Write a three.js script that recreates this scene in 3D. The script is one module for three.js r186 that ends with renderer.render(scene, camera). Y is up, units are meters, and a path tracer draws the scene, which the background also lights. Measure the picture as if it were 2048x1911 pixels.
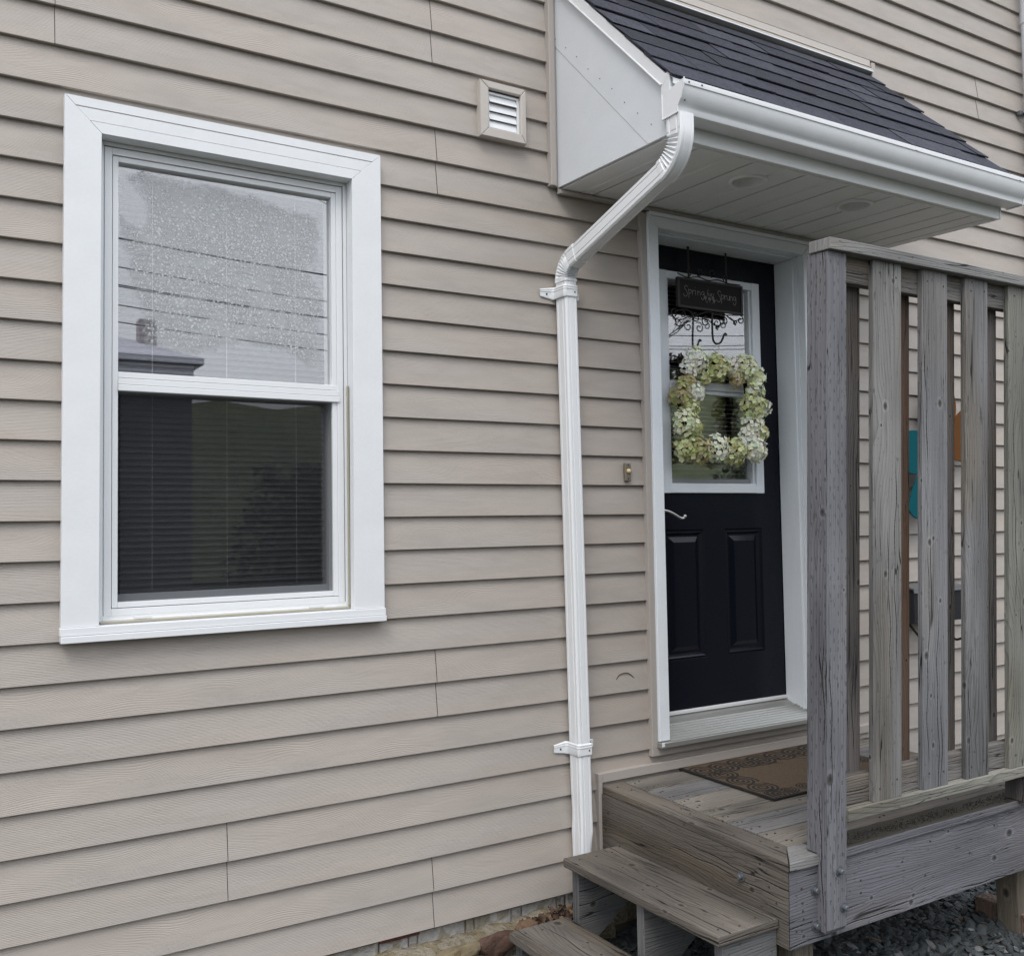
import * as THREE from 'three';
import { RoundedBoxGeometry } from 'three/addons/geometries/RoundedBoxGeometry.js';
import { mergeGeometries, toCreasedNormals } from 'three/addons/utils/BufferGeometryUtils.js';
import { Brush, Evaluator, SUBTRACTION } from 'three-bvh-csg';

// ------------------------------------------------------------------ camera, sky, sun, exposure
const scene = new THREE.Scene();
const camera = new THREE.PerspectiveCamera(52.47, 1024 / 955, 0.05, 600);
camera.position.set(0, 1.41396, 3.14268);
camera.rotation.order = 'YXZ';
camera.rotation.set(0.0464, -0.5467, -0.0164);
const renderer = new THREE.WebGLRenderer({ antialias: true });
renderer.setSize(1024, 955);
renderer.toneMapping = THREE.LinearToneMapping;
renderer.toneMappingExposure = 1.9;
renderer.shadowMap.enabled = true;

{ // overcast sky: a soft even cloud layer, slightly brighter overhead
  const W = 512, H = 256, d = new Float32Array(W * H * 4);
  for (let j = 0; j < H; j++) for (let i = 0; i < W; i++) {
    const el = (0.5 - (j + 0.5) / H) * Math.PI, az = (i + 0.5) / W * Math.PI * 2;
    const up = Math.max(0, Math.sin(el));
    const cl = 1 + 0.06 * Math.sin(az * 3 + 4 * el) * Math.cos(el * 7 + az) + 0.04 * Math.sin(az * 7 + el * 13);
    const L = (0.64 + 0.72 * up) * cl;
    const k = (j * W + i) * 4;
    d[k] = 0.945 * L; d[k + 1] = 0.99 * L; d[k + 2] = 1.07 * L; d[k + 3] = 1;
  }
  const t = new THREE.DataTexture(d, W, H, THREE.RGBAFormat, THREE.FloatType);
  t.mapping = THREE.EquirectangularReflectionMapping; t.magFilter = THREE.LinearFilter; t.minFilter = THREE.LinearFilter;
  t.flipY = true; t.needsUpdate = true;
  scene.background = t; scene.environment = t;
}
const sun = new THREE.DirectionalLight(0xfff6ea, 0.75);
sun.position.set(-4, 14, 7.5); sun.target.position.set(2.5, 1, 0.5);
sun.castShadow = true; sun.shadow.radius = 45; sun.shadow.mapSize.set(2048, 2048);
Object.assign(sun.shadow.camera, { left: -9, right: 9, top: 9, bottom: -9, near: 1, far: 40 });
scene.add(sun, sun.target);

// ------------------------------------------------------------------ small tools
const usedNames = new Map();
function mulberry(a) { return function () { a |= 0; a = a + 0x6D2B79F5 | 0; let t = Math.imul(a ^ a >>> 15, 1 | a); t = t + Math.imul(t ^ t >>> 7, 61 | t) ^ t; return ((t ^ t >>> 14) >>> 0) / 4294967296; }; }
const rnd = mulberry(20417);
const rr = (a, b) => a + (b - a) * rnd();
function numbered(n) { const c = usedNames.get(n) || 0; usedNames.set(n, c + 1); return c ? n + '_' + String(c).padStart(3, '0') : n; }
function thing(name, label, category, pos = [0, 0, 0], group) {
  const o = new THREE.Group(); o.name = numbered(name); o.position.set(...pos);
  o.userData = { label, category }; if (group) o.userData.group = group;
  scene.add(o); return o;
}
function part(name, parent, pos = [0, 0, 0], label) { const o = new THREE.Group(); o.name = name; o.position.set(...pos); if (label) o.userData.label = label; parent.add(o); return o; }
function mesh(name, geo, mat, parent, label) {
  const g = Array.isArray(geo) ? merge(geo) : geo;
  const m = new THREE.Mesh(g, mat); m.name = parent === scene ? numbered(name) : name; m.castShadow = m.receiveShadow = true;
  if (label) m.userData.label = label; parent.add(m); return m;
}
function merge(list) {
  const l = list.map(g => { const n = g.index ? g.toNonIndexed() : g.clone(); for (const k of Object.keys(n.attributes)) if (!['position', 'normal', 'uv', 'color'].includes(k)) n.deleteAttribute(k); if (!n.attributes.uv) n.setAttribute('uv', new THREE.Float32BufferAttribute(new Float32Array(n.attributes.position.count * 2), 2)); return n; });
  return mergeGeometries(l);
}
const T = (g, x, y, z) => g.translate(x, y, z);
// metric box mapping: u runs along the grain axis, v across it
function metricUV(geo, axis = 'x', ou = 0, ov = 0) {
  const g = geo.index ? geo.toNonIndexed() : geo, p = g.attributes.position, uv = new Float32Array(p.count * 2);
  const A = { x: 0, y: 1, z: 2 }[axis], a = new THREE.Vector3(), b = new THREE.Vector3(), c = new THREE.Vector3(), n = new THREE.Vector3();
  for (let i = 0; i < p.count; i += 3) {
    a.fromBufferAttribute(p, i); b.fromBufferAttribute(p, i + 1); c.fromBufferAttribute(p, i + 2);
    n.copy(b).sub(a).cross(c.clone().sub(a)); const m = [Math.abs(n.x), Math.abs(n.y), Math.abs(n.z)];
    const D = m[0] >= m[1] && m[0] >= m[2] ? 0 : m[1] >= m[2] ? 1 : 2;
    [a, b, c].forEach((q, j) => {
      const k = [q.x, q.y, q.z]; let u, v;
      if (D !== A) { const o = 3 - D - A; u = k[A] + ou; v = k[o] + ov + D * 0.07; } else { const o = [0, 1, 2].filter(t => t !== A); u = k[o[0]] * 0.25 + ou; v = k[o[1]] * 1.3 + ov; }
      uv[(i + j) * 2] = u; uv[(i + j) * 2 + 1] = v;
    });
  }
  g.setAttribute('uv', new THREE.BufferAttribute(uv, 2)); return g;
}
function rbox(x0, x1, y0, y1, z0, z1, r = 0.003, seg = 1) {
  const w = x1 - x0, h = y1 - y0, d = z1 - z0;
  const g = r > 0 ? new RoundedBoxGeometry(w, h, d, seg, Math.min(r, w * 0.45, h * 0.45, d * 0.45)) : new THREE.BoxGeometry(w, h, d).toNonIndexed();
  return T(g, (x0 + x1) / 2, (y0 + y1) / 2, (z0 + z1) / 2);
}
const board = (x0, x1, y0, y1, z0, z1, axis, r = 0.004) => metricUV(rbox(x0, x1, y0, y1, z0, z1, r, 2), axis, rr(0, 2), rr(0, 0.25));
// prism: polygon in (a,b) extruded over [c0,c1]; plane 'xy' (depth z), 'zy' (depth x), 'xz' (depth y)
function prism(pts, c0, c1, plane = 'xy', holes = [], bevel = 0) {
  const s = new THREE.Shape(pts.map(p => new THREE.Vector2(p[0], p[1])));
  for (const h of holes) s.holes.push(new THREE.Path(h.map(p => new THREE.Vector2(p[0], p[1]))));
  const dep = c1 - c0;
  const g = new THREE.ExtrudeGeometry(s, bevel ? { depth: dep - 2 * bevel, bevelEnabled: true, bevelThickness: bevel, bevelSize: bevel, bevelOffset: -bevel, bevelSegments: 1, curveSegments: 12 } : { depth: dep, bevelEnabled: false, curveSegments: 12 });
  if (bevel) g.translate(0, 0, bevel);
  g.translate(0, 0, c0);
  const p = g.attributes.position;
  if (plane === 'zy') { const nn = p.count; for (let i = 0; i < nn; i++) { const x = p.getX(i), y = p.getY(i), z = p.getZ(i); p.setXYZ(i, z, y, x); } flip(g); }
  if (plane === 'xz') { const nn = p.count; for (let i = 0; i < nn; i++) { const x = p.getX(i), y = p.getY(i), z = p.getZ(i); p.setXYZ(i, x, z, y); } flip(g); }
  const q = g.index ? g.toNonIndexed() : g; q.computeVertexNormals(); return q;
}
function flip(g) { const p = g.attributes.position; for (const at of [p, g.attributes.uv]) { const s = at.itemSize, a = at.array; for (let i = 0; i < at.count; i += 3) for (let k = 0; k < s; k++) { const t = a[(i + 1) * s + k]; a[(i + 1) * s + k] = a[(i + 2) * s + k]; a[(i + 2) * s + k] = t; } } }
const rect = (x0, x1, y0, y1) => [[x0, y0], [x1, y0], [x1, y1], [x0, y1]];
const tube = (pts, r, seg = 24, rad = 6, closed = false) => new THREE.TubeGeometry(new THREE.CatmullRomCurve3(pts.map(p => new THREE.Vector3(...p)), closed), seg, r, rad, closed);
// sweep a closed profile (a = x offset, b = offset along the frame normal) along frames in the y-z plane
function sweep(profileAt, frames, caps = true) {
  const pos = [], N = profileAt(0).length;
  const P = frames.map((f, i) => profileAt(i).map(([a, b]) => [f.x + a, f.y + b * f.ny, f.z + b * f.nz]));
  const quad = (A, B, C, D) => pos.push(...A, ...B, ...C, ...A, ...C, ...D);
  for (let i = 0; i < P.length - 1; i++) for (let j = 0; j < N; j++) { const k = (j + 1) % N; quad(P[i][j], P[i][k], P[i + 1][k], P[i + 1][j]); }
  if (caps) for (const [q, s] of [[P[0], 0], [P[P.length - 1], 1]]) { const c = [0, 1, 2].map(t => q.reduce((m, v) => m + v[t], 0) / N); for (let j = 0; j < N; j++) { const k = (j + 1) % N; s ? pos.push(...c, ...q[j], ...q[k]) : pos.push(...c, ...q[k], ...q[j]); } }
  const g = new THREE.BufferGeometry(); g.setAttribute('position', new THREE.Float32BufferAttribute(pos, 3)); g.computeVertexNormals();
  return toCreasedNormals(g, 0.5);
}

// ------------------------------------------------------------------ procedural textures
function hash(x, y, s) { let h = Math.imul(x, 374761393) + Math.imul(y, 668265263) + Math.imul(s, 1442695041) | 0; h = Math.imul(h ^ h >>> 13, 1274126177); return ((h ^ h >>> 16) >>> 0) / 4294967296; }
function pn(x, y, nx, ny, s) { // periodic value noise, x and y in 0..1
  x *= nx; y *= ny; const xi = Math.floor(x), yi = Math.floor(y); let fx = x - xi, fy = y - yi; fx = fx * fx * (3 - 2 * fx); fy = fy * fy * (3 - 2 * fy);
  const x0 = ((xi % nx) + nx) % nx, x1 = (x0 + 1) % nx, y0 = ((yi % ny) + ny) % ny, y1 = (y0 + 1) % ny;
  const a = hash(x0, y0, s), b = hash(x1, y0, s), c = hash(x0, y1, s), d = hash(x1, y1, s);
  return a + (b - a) * fx + (c - a + (a - b - c + d) * fx) * fy;
}
const sstep = (a, b, x) => { const t = Math.min(1, Math.max(0, (x - a) / (b - a))); return t * t * (3 - 2 * t); };
const s2l = c => Math.round(255 * (c <= 0.0031308 ? 12.92 * c : 1.055 * Math.pow(c, 1 / 2.4) - 0.055));
function texPair(W, H, rx, ry, fn) { // fn(x,y) -> [r,g,b (linear), height 0..1]
  const c = new Uint8Array(W * H * 4), b = new Uint8Array(W * H * 4);
  for (let j = 0; j < H; j++) for (let i = 0; i < W; i++) {
    const v = fn((i + 0.5) / W, (j + 0.5) / H), k = (j * W + i) * 4;
    for (let t = 0; t < 3; t++) { c[k + t] = s2l(Math.min(1, Math.max(0, v[t]))); b[k + t] = Math.min(255, Math.max(0, v[3] * 255)); }
    c[k + 3] = b[k + 3] = 255;
  }
  return [c, b].map((d, i) => { const t = new THREE.DataTexture(d, W, H, THREE.RGBAFormat); t.wrapS = t.wrapT = THREE.RepeatWrapping; t.magFilter = THREE.LinearFilter; t.minFilter = THREE.LinearMipmapLinearFilter; t.generateMipmaps = true; if (i === 0) t.colorSpace = THREE.SRGBColorSpace; t.repeat.set(1 / rx, 1 / ry); t.needsUpdate = true; return t; });
}
function woodTex(seed, o) { // weathered softwood, 2 m x 0.25 m
  const R = mulberry(seed), knots = [];
  for (let i = 0; i < o.knots; i++) knots.push({ u: R() * 2, v: R() * 0.25, r: 0.004 + R() * R() * 0.013 });
  const wr = (d, L) => d - L * Math.round(d / L), splits = [];
  for (let i = 0; i < 4; i++) splits.push({ u: R() * 2, v: R() * 0.25, len: 0.15 + 0.3 * R(), sl: 0.02 * (R() - 0.5) });
  return texPair(2048, 256, 2, 0.25, (x, y) => {
    const u = x * 2, v = y * 0.25;
    let t = 0.012 * (pn(x, y, 6, 3, seed) - 0.5) * 2 + 0.02 * o.cath * Math.sin(Math.PI * 2 * (x * 1 + pn(x, y, 3, 1, seed + 7))) * Math.cos(Math.PI * 2 * y);
    let kd = 9, kr = 1;
    for (const k of knots) { const du = wr(u - k.u, 2), dv = wr(v - k.v, 0.25), g = Math.exp(-((du / (k.r * 5)) ** 2)) * Math.exp(-((dv / (k.r * 4.5)) ** 2)); t += Math.tanh(dv / (k.r * 0.8)) * k.r * 1.1 * g; const d = Math.hypot(du / 1.35, dv) / k.r; if (d < kd) { kd = d; kr = k.r; } }
    const ringsN = Math.round(o.rings * 0.25);
    const ph = (y * ringsN + t * o.rings) + 0.22 * pn(x, y, 12, 30, seed + 1);
    const fr = ph - Math.floor(ph), late = Math.pow(fr, 5) * (1 - sstep(0.95, 1, fr));
    const fib = pn(x, y, 7, 66, seed + 2) * 0.45 + pn(x, y, 16, 120, seed + 3) * 0.35 + pn(x, y, 60, 125, seed + 10) * 0.2;
    const cr = 1 - Math.abs(2 * pn(x, y, 4, 34, seed + 4) - 1), crack = sstep(0.94, 0.985, cr) * sstep(0.52, 0.66, pn(x, y, 7, 10, seed + 5));
    const low = pn(x, y, 4, 2, seed + 6), low2 = pn(x, y, 11, 5, seed + 8), spk = pn(x, y, 90, 60, seed + 12);
    let l = 0.60 + 0.40 * (fib - 0.5) + 0.22 - 0.40 * o.grain * late * (0.45 + 0.8 * pn(x, y, 5, 4, seed + 13)) + 0.40 * (low - 0.5) + 0.22 * (low2 - 0.5);
    let h = 0.45 + 0.25 * fib - 0.35 * o.grain * late;
    if (spk > 0.9) { l *= 0.72; h -= 0.2; }
    l *= 1 - 0.78 * crack; h -= 0.6 * crack;
    for (const q of splits) { const du = wr(u - q.u, 2); if (Math.abs(du) < q.len) { const dv = wr(v - q.v - 0.006 * Math.sin(u * 9 + q.u * 5) - 0.003 * Math.sin(u * 31) - du * q.sl, 0.25), e = sstep(q.len, q.len * 0.7, Math.abs(du)); if (Math.abs(dv) < 0.0017) { l *= 1 - 0.75 * e; h -= 0.5 * e; } else if (dv < 0 && dv > -0.007) l *= 1 + 0.28 * e * (1 + dv / 0.007); } }
    l = 0.54 + (l - 0.56) * 1.18;
    let w = sstep(0.5, 0.9, pn(x, y, 4, 2, seed + 9)) * o.warm;
    if (kd < 1.7) { const q = sstep(1.1, 0.7, kd) * .85; const rings = 0.75 + 0.25 * Math.sin(kd * kr * 3200); l = l * (1 - q) + q * 0.38 * rings * (0.6 + 0.5 * kd); h = h * (1 - q) + q * (0.5 + 0.2 * rings); if (kd < 0.4) { l *= 0.55; h -= 0.25; } w += q * 0.5; if (kd > 1.05) l *= 1.2; }
    if (o.incise) { // pressure-treatment incisions: short slits in staggered rows
      const row = Math.floor(y * 14), uu = (u + (row % 2) * 0.028) / 0.056, f = uu - Math.floor(uu), vv = y * 14 - row;
      if (f < 0.24 && Math.abs(vv - 0.5) < 0.11 && hash(Math.floor(uu), row, seed) > 0.22) { l *= 0.62; h -= 0.4; }
    }
    const s = l * o.tone; return [s * (1 + 0.10 * w + o.r), s * (1 - 0.03 * w), s * (1 - 0.22 * w + o.b), h];
  });
}
const tilt = { bumpScale: 0.0016 };
function woodMat(tex, color, bump = 0.0034) { return new THREE.MeshStandardMaterial({ map: tex[0], bumpMap: tex[1], bumpScale: bump, roughness: 0.92, color }); }
const wA = woodTex(11, { knots: 9, rings: 84, grain: 1.0, cath: 1, warm: 0.7, tone: 0.62, r: 0.02, b: -0.03 });
const wB = woodTex(23, { knots: 9, rings: 112, grain: 0.9, cath: 0.6, warm: 0.35, tone: 0.66, r: 0, b: 0.02 });
const wC = woodTex(37, { knots: 5, rings: 96, grain: 0.7, cath: 0.4, warm: 0.25, tone: 0.64, r: 0, b: 0.04, incise: true });
const wD = woodTex(51, { knots: 13, rings: 72, grain: 1.15, cath: 1.5, warm: 0.5, tone: 0.62, r: 0.01, b: -0.01 });
const C = (r, g, b) => new THREE.Color().setRGB(r, g, b);
const M = {};
M.deck = [woodMat(wA, C(0.309, 0.283, 0.252)), woodMat(wB, C(0.291, 0.281, 0.277)), woodMat(wD, C(0.309, 0.279, 0.246))];
M.fasciaL = woodMat(wD, C(0.202, 0.176, 0.148)); M.fasciaF = woodMat(wB, C(0.236, 0.236, 0.259));
M.nose = woodMat(wA, C(0.237, 0.208, 0.178)); M.tread = woodMat(wA, C(0.237, 0.211, 0.183)); M.tread2 = woodMat(wD, C(0.231, 0.205, 0.180));
M.stringer = woodMat(wB, C(0.232, 0.231, 0.228)); M.post = woodMat(wC, C(0.268, 0.269, 0.283)); M.rail = woodMat(wA, C(0.256, 0.243, 0.236));
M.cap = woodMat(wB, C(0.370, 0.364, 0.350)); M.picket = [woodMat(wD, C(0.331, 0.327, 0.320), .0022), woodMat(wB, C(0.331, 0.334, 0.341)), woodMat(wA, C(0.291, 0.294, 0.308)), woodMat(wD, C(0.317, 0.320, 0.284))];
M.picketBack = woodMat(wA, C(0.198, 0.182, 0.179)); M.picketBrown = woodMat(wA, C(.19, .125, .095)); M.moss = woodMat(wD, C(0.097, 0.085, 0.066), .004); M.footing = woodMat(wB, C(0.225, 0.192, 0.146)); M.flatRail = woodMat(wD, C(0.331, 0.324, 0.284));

const sidingTex = texPair(2048, 512, 2.4, 0.24, (x, y) => {
  const seed = 71, half = y < 0.5 ? 0 : 1;
  const amp = half ? 1 : 0.35, px = x * 2.4, py = y * 0.24;
  const hump = half ? Math.sin(Math.PI * 2 * (px / 0.6 + 0.3 * pn(x, y, 5, 1, seed))) : 0;
  const t = py * 240 + 2.2 * pn(x, y, 9, 4, seed + 1) + amp * 4.5 * (half ? (1 - Math.cos(Math.PI * 2 * (y - 0.5) * 2)) * 0.5 : 0.3) * hump;
  const f = t - Math.floor(t), line = Math.pow(f, 5) * (0.35 + 0.65 * pn(x, y, 40, 16, seed + 2));
  const fine = pn(x, y, 120, 200, seed + 3);
  const mot = pn(x, y, 9, 5, seed + 4) * 0.6 + pn(x, y, 30, 18, seed + 5) * 0.4;
  const l = 0.96 + 0.15 * (mot - 0.5) + 0.03 * (fine - 0.5) - 0.12 * line, w = pn(x, y, 7, 4, seed + 6) - 0.5;
  return [l * (1 + 0.05 * w), l, l * (1 - 0.04 * w), 0.6 + 0.12 * fine - 0.55 * line];
});
M.siding = new THREE.MeshStandardMaterial({ map: sidingTex[0], bumpMap: sidingTex[1], bumpScale: 0.002, roughness: 0.6, color: C(.398, .355, .318) });
const vinylTex = texPair(256, 256, 0.5, 0.5, (x, y) => { const m = 0.97 + 0.04 * (pn(x, y, 8, 8, 5) - 0.5) + 0.02 * (pn(x, y, 60, 60, 6) - 0.5); return [m, m, m, 0.5 + 0.3 * (pn(x, y, 12, 12, 7) - 0.5)]; });
const vinyl = (c, r = 0.42) => new THREE.MeshStandardMaterial({ color: c, map: vinylTex[0], bumpMap: vinylTex[1], bumpScale: 0.0004, roughness: r });
M.white = vinyl(C(.73, .745, .76)); M.whiteAlu = vinyl(C(.74, .755, .77), 0.32); M.soffit = vinyl(C(.72, .73, .73), 0.5); M.panel = vinyl(C(.66, .685, .715), 0.45);
M.beige = vinyl(C(.40, .365, .335), 0.5); M.beigeLight = vinyl(C(.50, .46, .42), 0.5);
M.doorWhite = vinyl(C(.77, .81, .85), 0.4);
M.doorBlack = new THREE.MeshPhysicalMaterial({ color: C(.0055, .0068, .013), roughness: 0.24, specularIntensity: .4, bumpMap: vinylTex[1], bumpScale: 0.0004 });
M.alu = new THREE.MeshStandardMaterial({ color: C(.40, .40, .385), metalness: 0.7, roughness: 0.45 });
M.steel = new THREE.MeshStandardMaterial({ color: C(.16, .172, .19), metalness: 0.6, roughness: 0.5 });
M.nickel = new THREE.MeshStandardMaterial({ color: C(.62, .60, .58), metalness: 1, roughness: 0.28 });
M.iron = new THREE.MeshStandardMaterial({ color: C(.018, .017, .016), metalness: 0.3, roughness: 0.55 });
M.dark = new THREE.MeshStandardMaterial({ color: C(.012, .012, .012), roughness: 0.9 });
M.backing = new THREE.MeshStandardMaterial({ color: C(.09, .08, .07), roughness: 0.95 });
M.room = new THREE.MeshStandardMaterial({ color: C(.22, .22, .22), roughness: 0.95 });
M.rust = new THREE.MeshStandardMaterial({ color: C(.06, .045, .035), roughness: 0.8, metalness: 0.3 });
M.glass = new THREE.MeshPhysicalMaterial({ color: 0xffffff, transmission: 1, thickness: 0, ior: 2.3, roughness: 0.0, metalness: 0 });
M.slat = new THREE.MeshStandardMaterial({ color: C(.075, .082, .095), roughness: 0.55 });
M.doorSlat = new THREE.MeshStandardMaterial({ color: C(.62, .64, .66), roughness: 0.5 });
M.caulk = new THREE.MeshStandardMaterial({ color: C(.34, .32, .25), roughness: 0.9 });

// ------------------------------------------------------------------ ground
const GY = -0.21;
{
  const gt = texPair(512, 512, 3, 3, (x, y) => { const n = 0.5 * pn(x, y, 9, 9, 3) + 0.3 * pn(x, y, 40, 40, 4) + 0.2 * pn(x, y, 150, 150, 5); return [0.5 + n * 0.7, 0.5 + n * 0.68, 0.45 + n * 0.6, n]; });
  const g = new THREE.PlaneGeometry(240, 240); g.rotateX(-Math.PI / 2); const uv = g.attributes.uv; for (let i = 0; i < uv.count; i++) uv.setXY(i, uv.getX(i) * 240, uv.getY(i) * 240);
  const m = mesh('ground', g, new THREE.MeshStandardMaterial({ map: gt[0], bumpMap: gt[1], bumpScale: 0.02, roughness: 1, color: C(.06, .058, .05) }), scene); m.position.y = GY;
  m.userData = { kind: 'structure', label: 'dark earth yard around the house' };
}

// ------------------------------------------------------------------ house
const house = thing('house', 'beige vinyl sided house with white window, black door and small shingled door roof', 'house');
const WIN = { x0: .462, x1: 1.270, y0: 1.13, y1: 2.622 }, DOOR = { x0: 2.637, x1: 3.513, y0: .50, y1: 2.647 };
const XL = -2.2, XR = 5.62;
{ // structural wall behind the siding, rooms behind the openings, foundation, roof
  const g = prism(rect(XL, XR, -0.02, 5.75), -0.17, -0.0185, 'xy', [rect(WIN.x0 - .01, WIN.x1 + .004, WIN.y0 - .01, WIN.y1 + .004), rect(DOOR.x0 - .004, DOOR.x1 + .004, DOOR.y0, DOOR.y1 + .004)]);
  mesh('wall', g, M.backing, house);
  mesh('interior_wall', [rbox(XL, XR, -.02, 5.75, -4.2, -4.05, 0), rbox(XL, XL + .12, -.02, 5.75, -4.05, -.17, 0), rbox(XR - .12, XR, -.02, 5.75, -4.05, -.17, 0), rbox(2.0, 2.1, .46, 2.85, -4.05, -.17, 0)], M.room, house);
  mesh('interior_floor', [rbox(XL + .12, XR - .12, .30, .46, -4.05, -.17, 0), rbox(XL + .12, XR - .12, 2.85, 2.97, -4.05, -.17, 0)], M.room, house);
  const rf = new THREE.BufferGeometry().copy(prism([[.45, 5.7], [.45, 5.82], [-2.1, 7.2], [-4.6, 5.82], [-4.6, 5.7], [-2.1, 7.05]], XL - .2, XR + .2, 'zy'));
  mesh('roof', [rf, prism([[-.1, 5.74], [-4.1, 5.74], [-2.1, 6.9]], XL, XL + .1, 'zy'), prism([[-.1, 5.74], [-4.1, 5.74], [-2.1, 6.9]], XR - .1, XR, 'zy')], M.backing, house);
}
const courseY = [-.0098, .1154, .2366, .3594, .4811, .6044, .7257, .8473, .9664, 1.0864, 1.2056, 1.3249, 1.442, 1.5611, 1.6792, 1.7971, 1.9147, 2.0338, 2.1529, 2.2716, 2.3916, 2.5123, 2.6294, 2.7528, 2.8781, 2.9988, 3.1213, 3.2438, 3.3663, 3.4872, 3.605, 3.7226, 3.8427, 3.9619, 4.0818, 4.2018, 4.3209];
for (let k = 37; k < 49; k++) courseY.push(k * .12);
function sidingGeo(x0, x1, k, dz, ylo) {
  const y0 = ylo ?? courseY[k], y1 = courseY[k + 1] + 0.004, pos = [], uv = [];
  const bow = (x) => dz + 0.0007 * Math.sin(x * 2.3 + k * 1.7) ;
  const prof = [[y0 + .0005, -.0182], [y0 - .0003, -.0022], [y0 + .0002, -.0006], [y0 + .0016, 0], [y0 + .05, -.0062], [y1, -.0164]];
  const n = Math.max(1, Math.ceil((x1 - x0) / .35)), vy = (k % 2) * .12, ou = hash(k, 3, 9) * 2.4;
  const P = (i, j) => { const x = x0 + (x1 - x0) * i / n; return [x, prof[j][0] + .0006 * Math.sin(x * 1.9 + k), prof[j][1] + bow(x)]; };
  const U = (i, j) => { const x = x0 + (x1 - x0) * i / n; return [x + ou, vy + Math.max(0, Math.min(.12, prof[j][0] - y0))]; };
  for (let i = 0; i < n; i++) for (let j = 0; j < prof.length - 1; j++) {
    const q = [P(i, j), P(i + 1, j), P(i + 1, j + 1), P(i, j + 1)], w = [U(i, j), U(i + 1, j), U(i + 1, j + 1), U(i, j + 1)];
    for (const t of [0, 1, 2, 0, 2, 3]) { pos.push(...q[t]); uv.push(...w[t]); }
  }
  const g = new THREE.BufferGeometry(); g.setAttribute('position', new THREE.Float32BufferAttribute(pos, 3)); g.setAttribute('uv', new THREE.Float32BufferAttribute(uv, 2)); g.computeVertexNormals();
  return toCreasedNormals(g, 0.35);
}
{
  const seams = { 0: 1.560, 2: .836, 6: 1.583, 22: 1.610, 24: .325, 26: 1.595, 30: 4.975, 34: 3.1, 38: 1.0, 42: 3.9 };
  for (let k = 0; k < courseY.length - 1; k++) {
    const ya = courseY[k], yb = courseY[k + 1], cuts = [];
    if (yb > WIN.y0 + .01 && ya < WIN.y1 - .05) cuts.push([WIN.x0 - .01, WIN.x1 + .01]);
    if (yb > DOOR.y0 + .01 && ya < DOOR.y1 - .05) cuts.push([DOOR.x0 - .02, DOOR.x1 + .02]);
    const s = seams[k - k % 2];
    let iv = [[XL, s ?? XR, 0]]; if (s !== undefined) iv.push([s + .0018, XR, .0014]);
    for (const [a, b] of cuts) iv = iv.flatMap(([p, q, z]) => b <= p || a >= q ? [[p, q, z]] : [[p, a, z], [b, q, z]].filter(t => t[1] - t[0] > .02));
    if (k === 22) iv = iv.flatMap(([p, q, z]) => p < DOOR.x0 && q > DOOR.x1 ? [[p, DOOR.x0 - .02, z], [DOOR.x0 - .02, DOOR.x1 + .02, z, 2.665], [DOOR.x1 + .02, q, z]] : [[p, q, z]]);
    for (const [p, q, z, yl] of iv) mesh('siding_plank', sidingGeo(p, q, k, z, yl), M.siding, house);
  }
  // thin curved crack in the siding beside the door
  mesh('siding_crack', tube([[2.392, .778, -.0052], [2.405, .794, -.0048], [2.43, .801, -.004], [2.455, .797, -.004], [2.487, .772, -.0065]], .0016, 20, 5), M.rust, house, 'thin curved crack in the siding left of the door');
}

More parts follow.
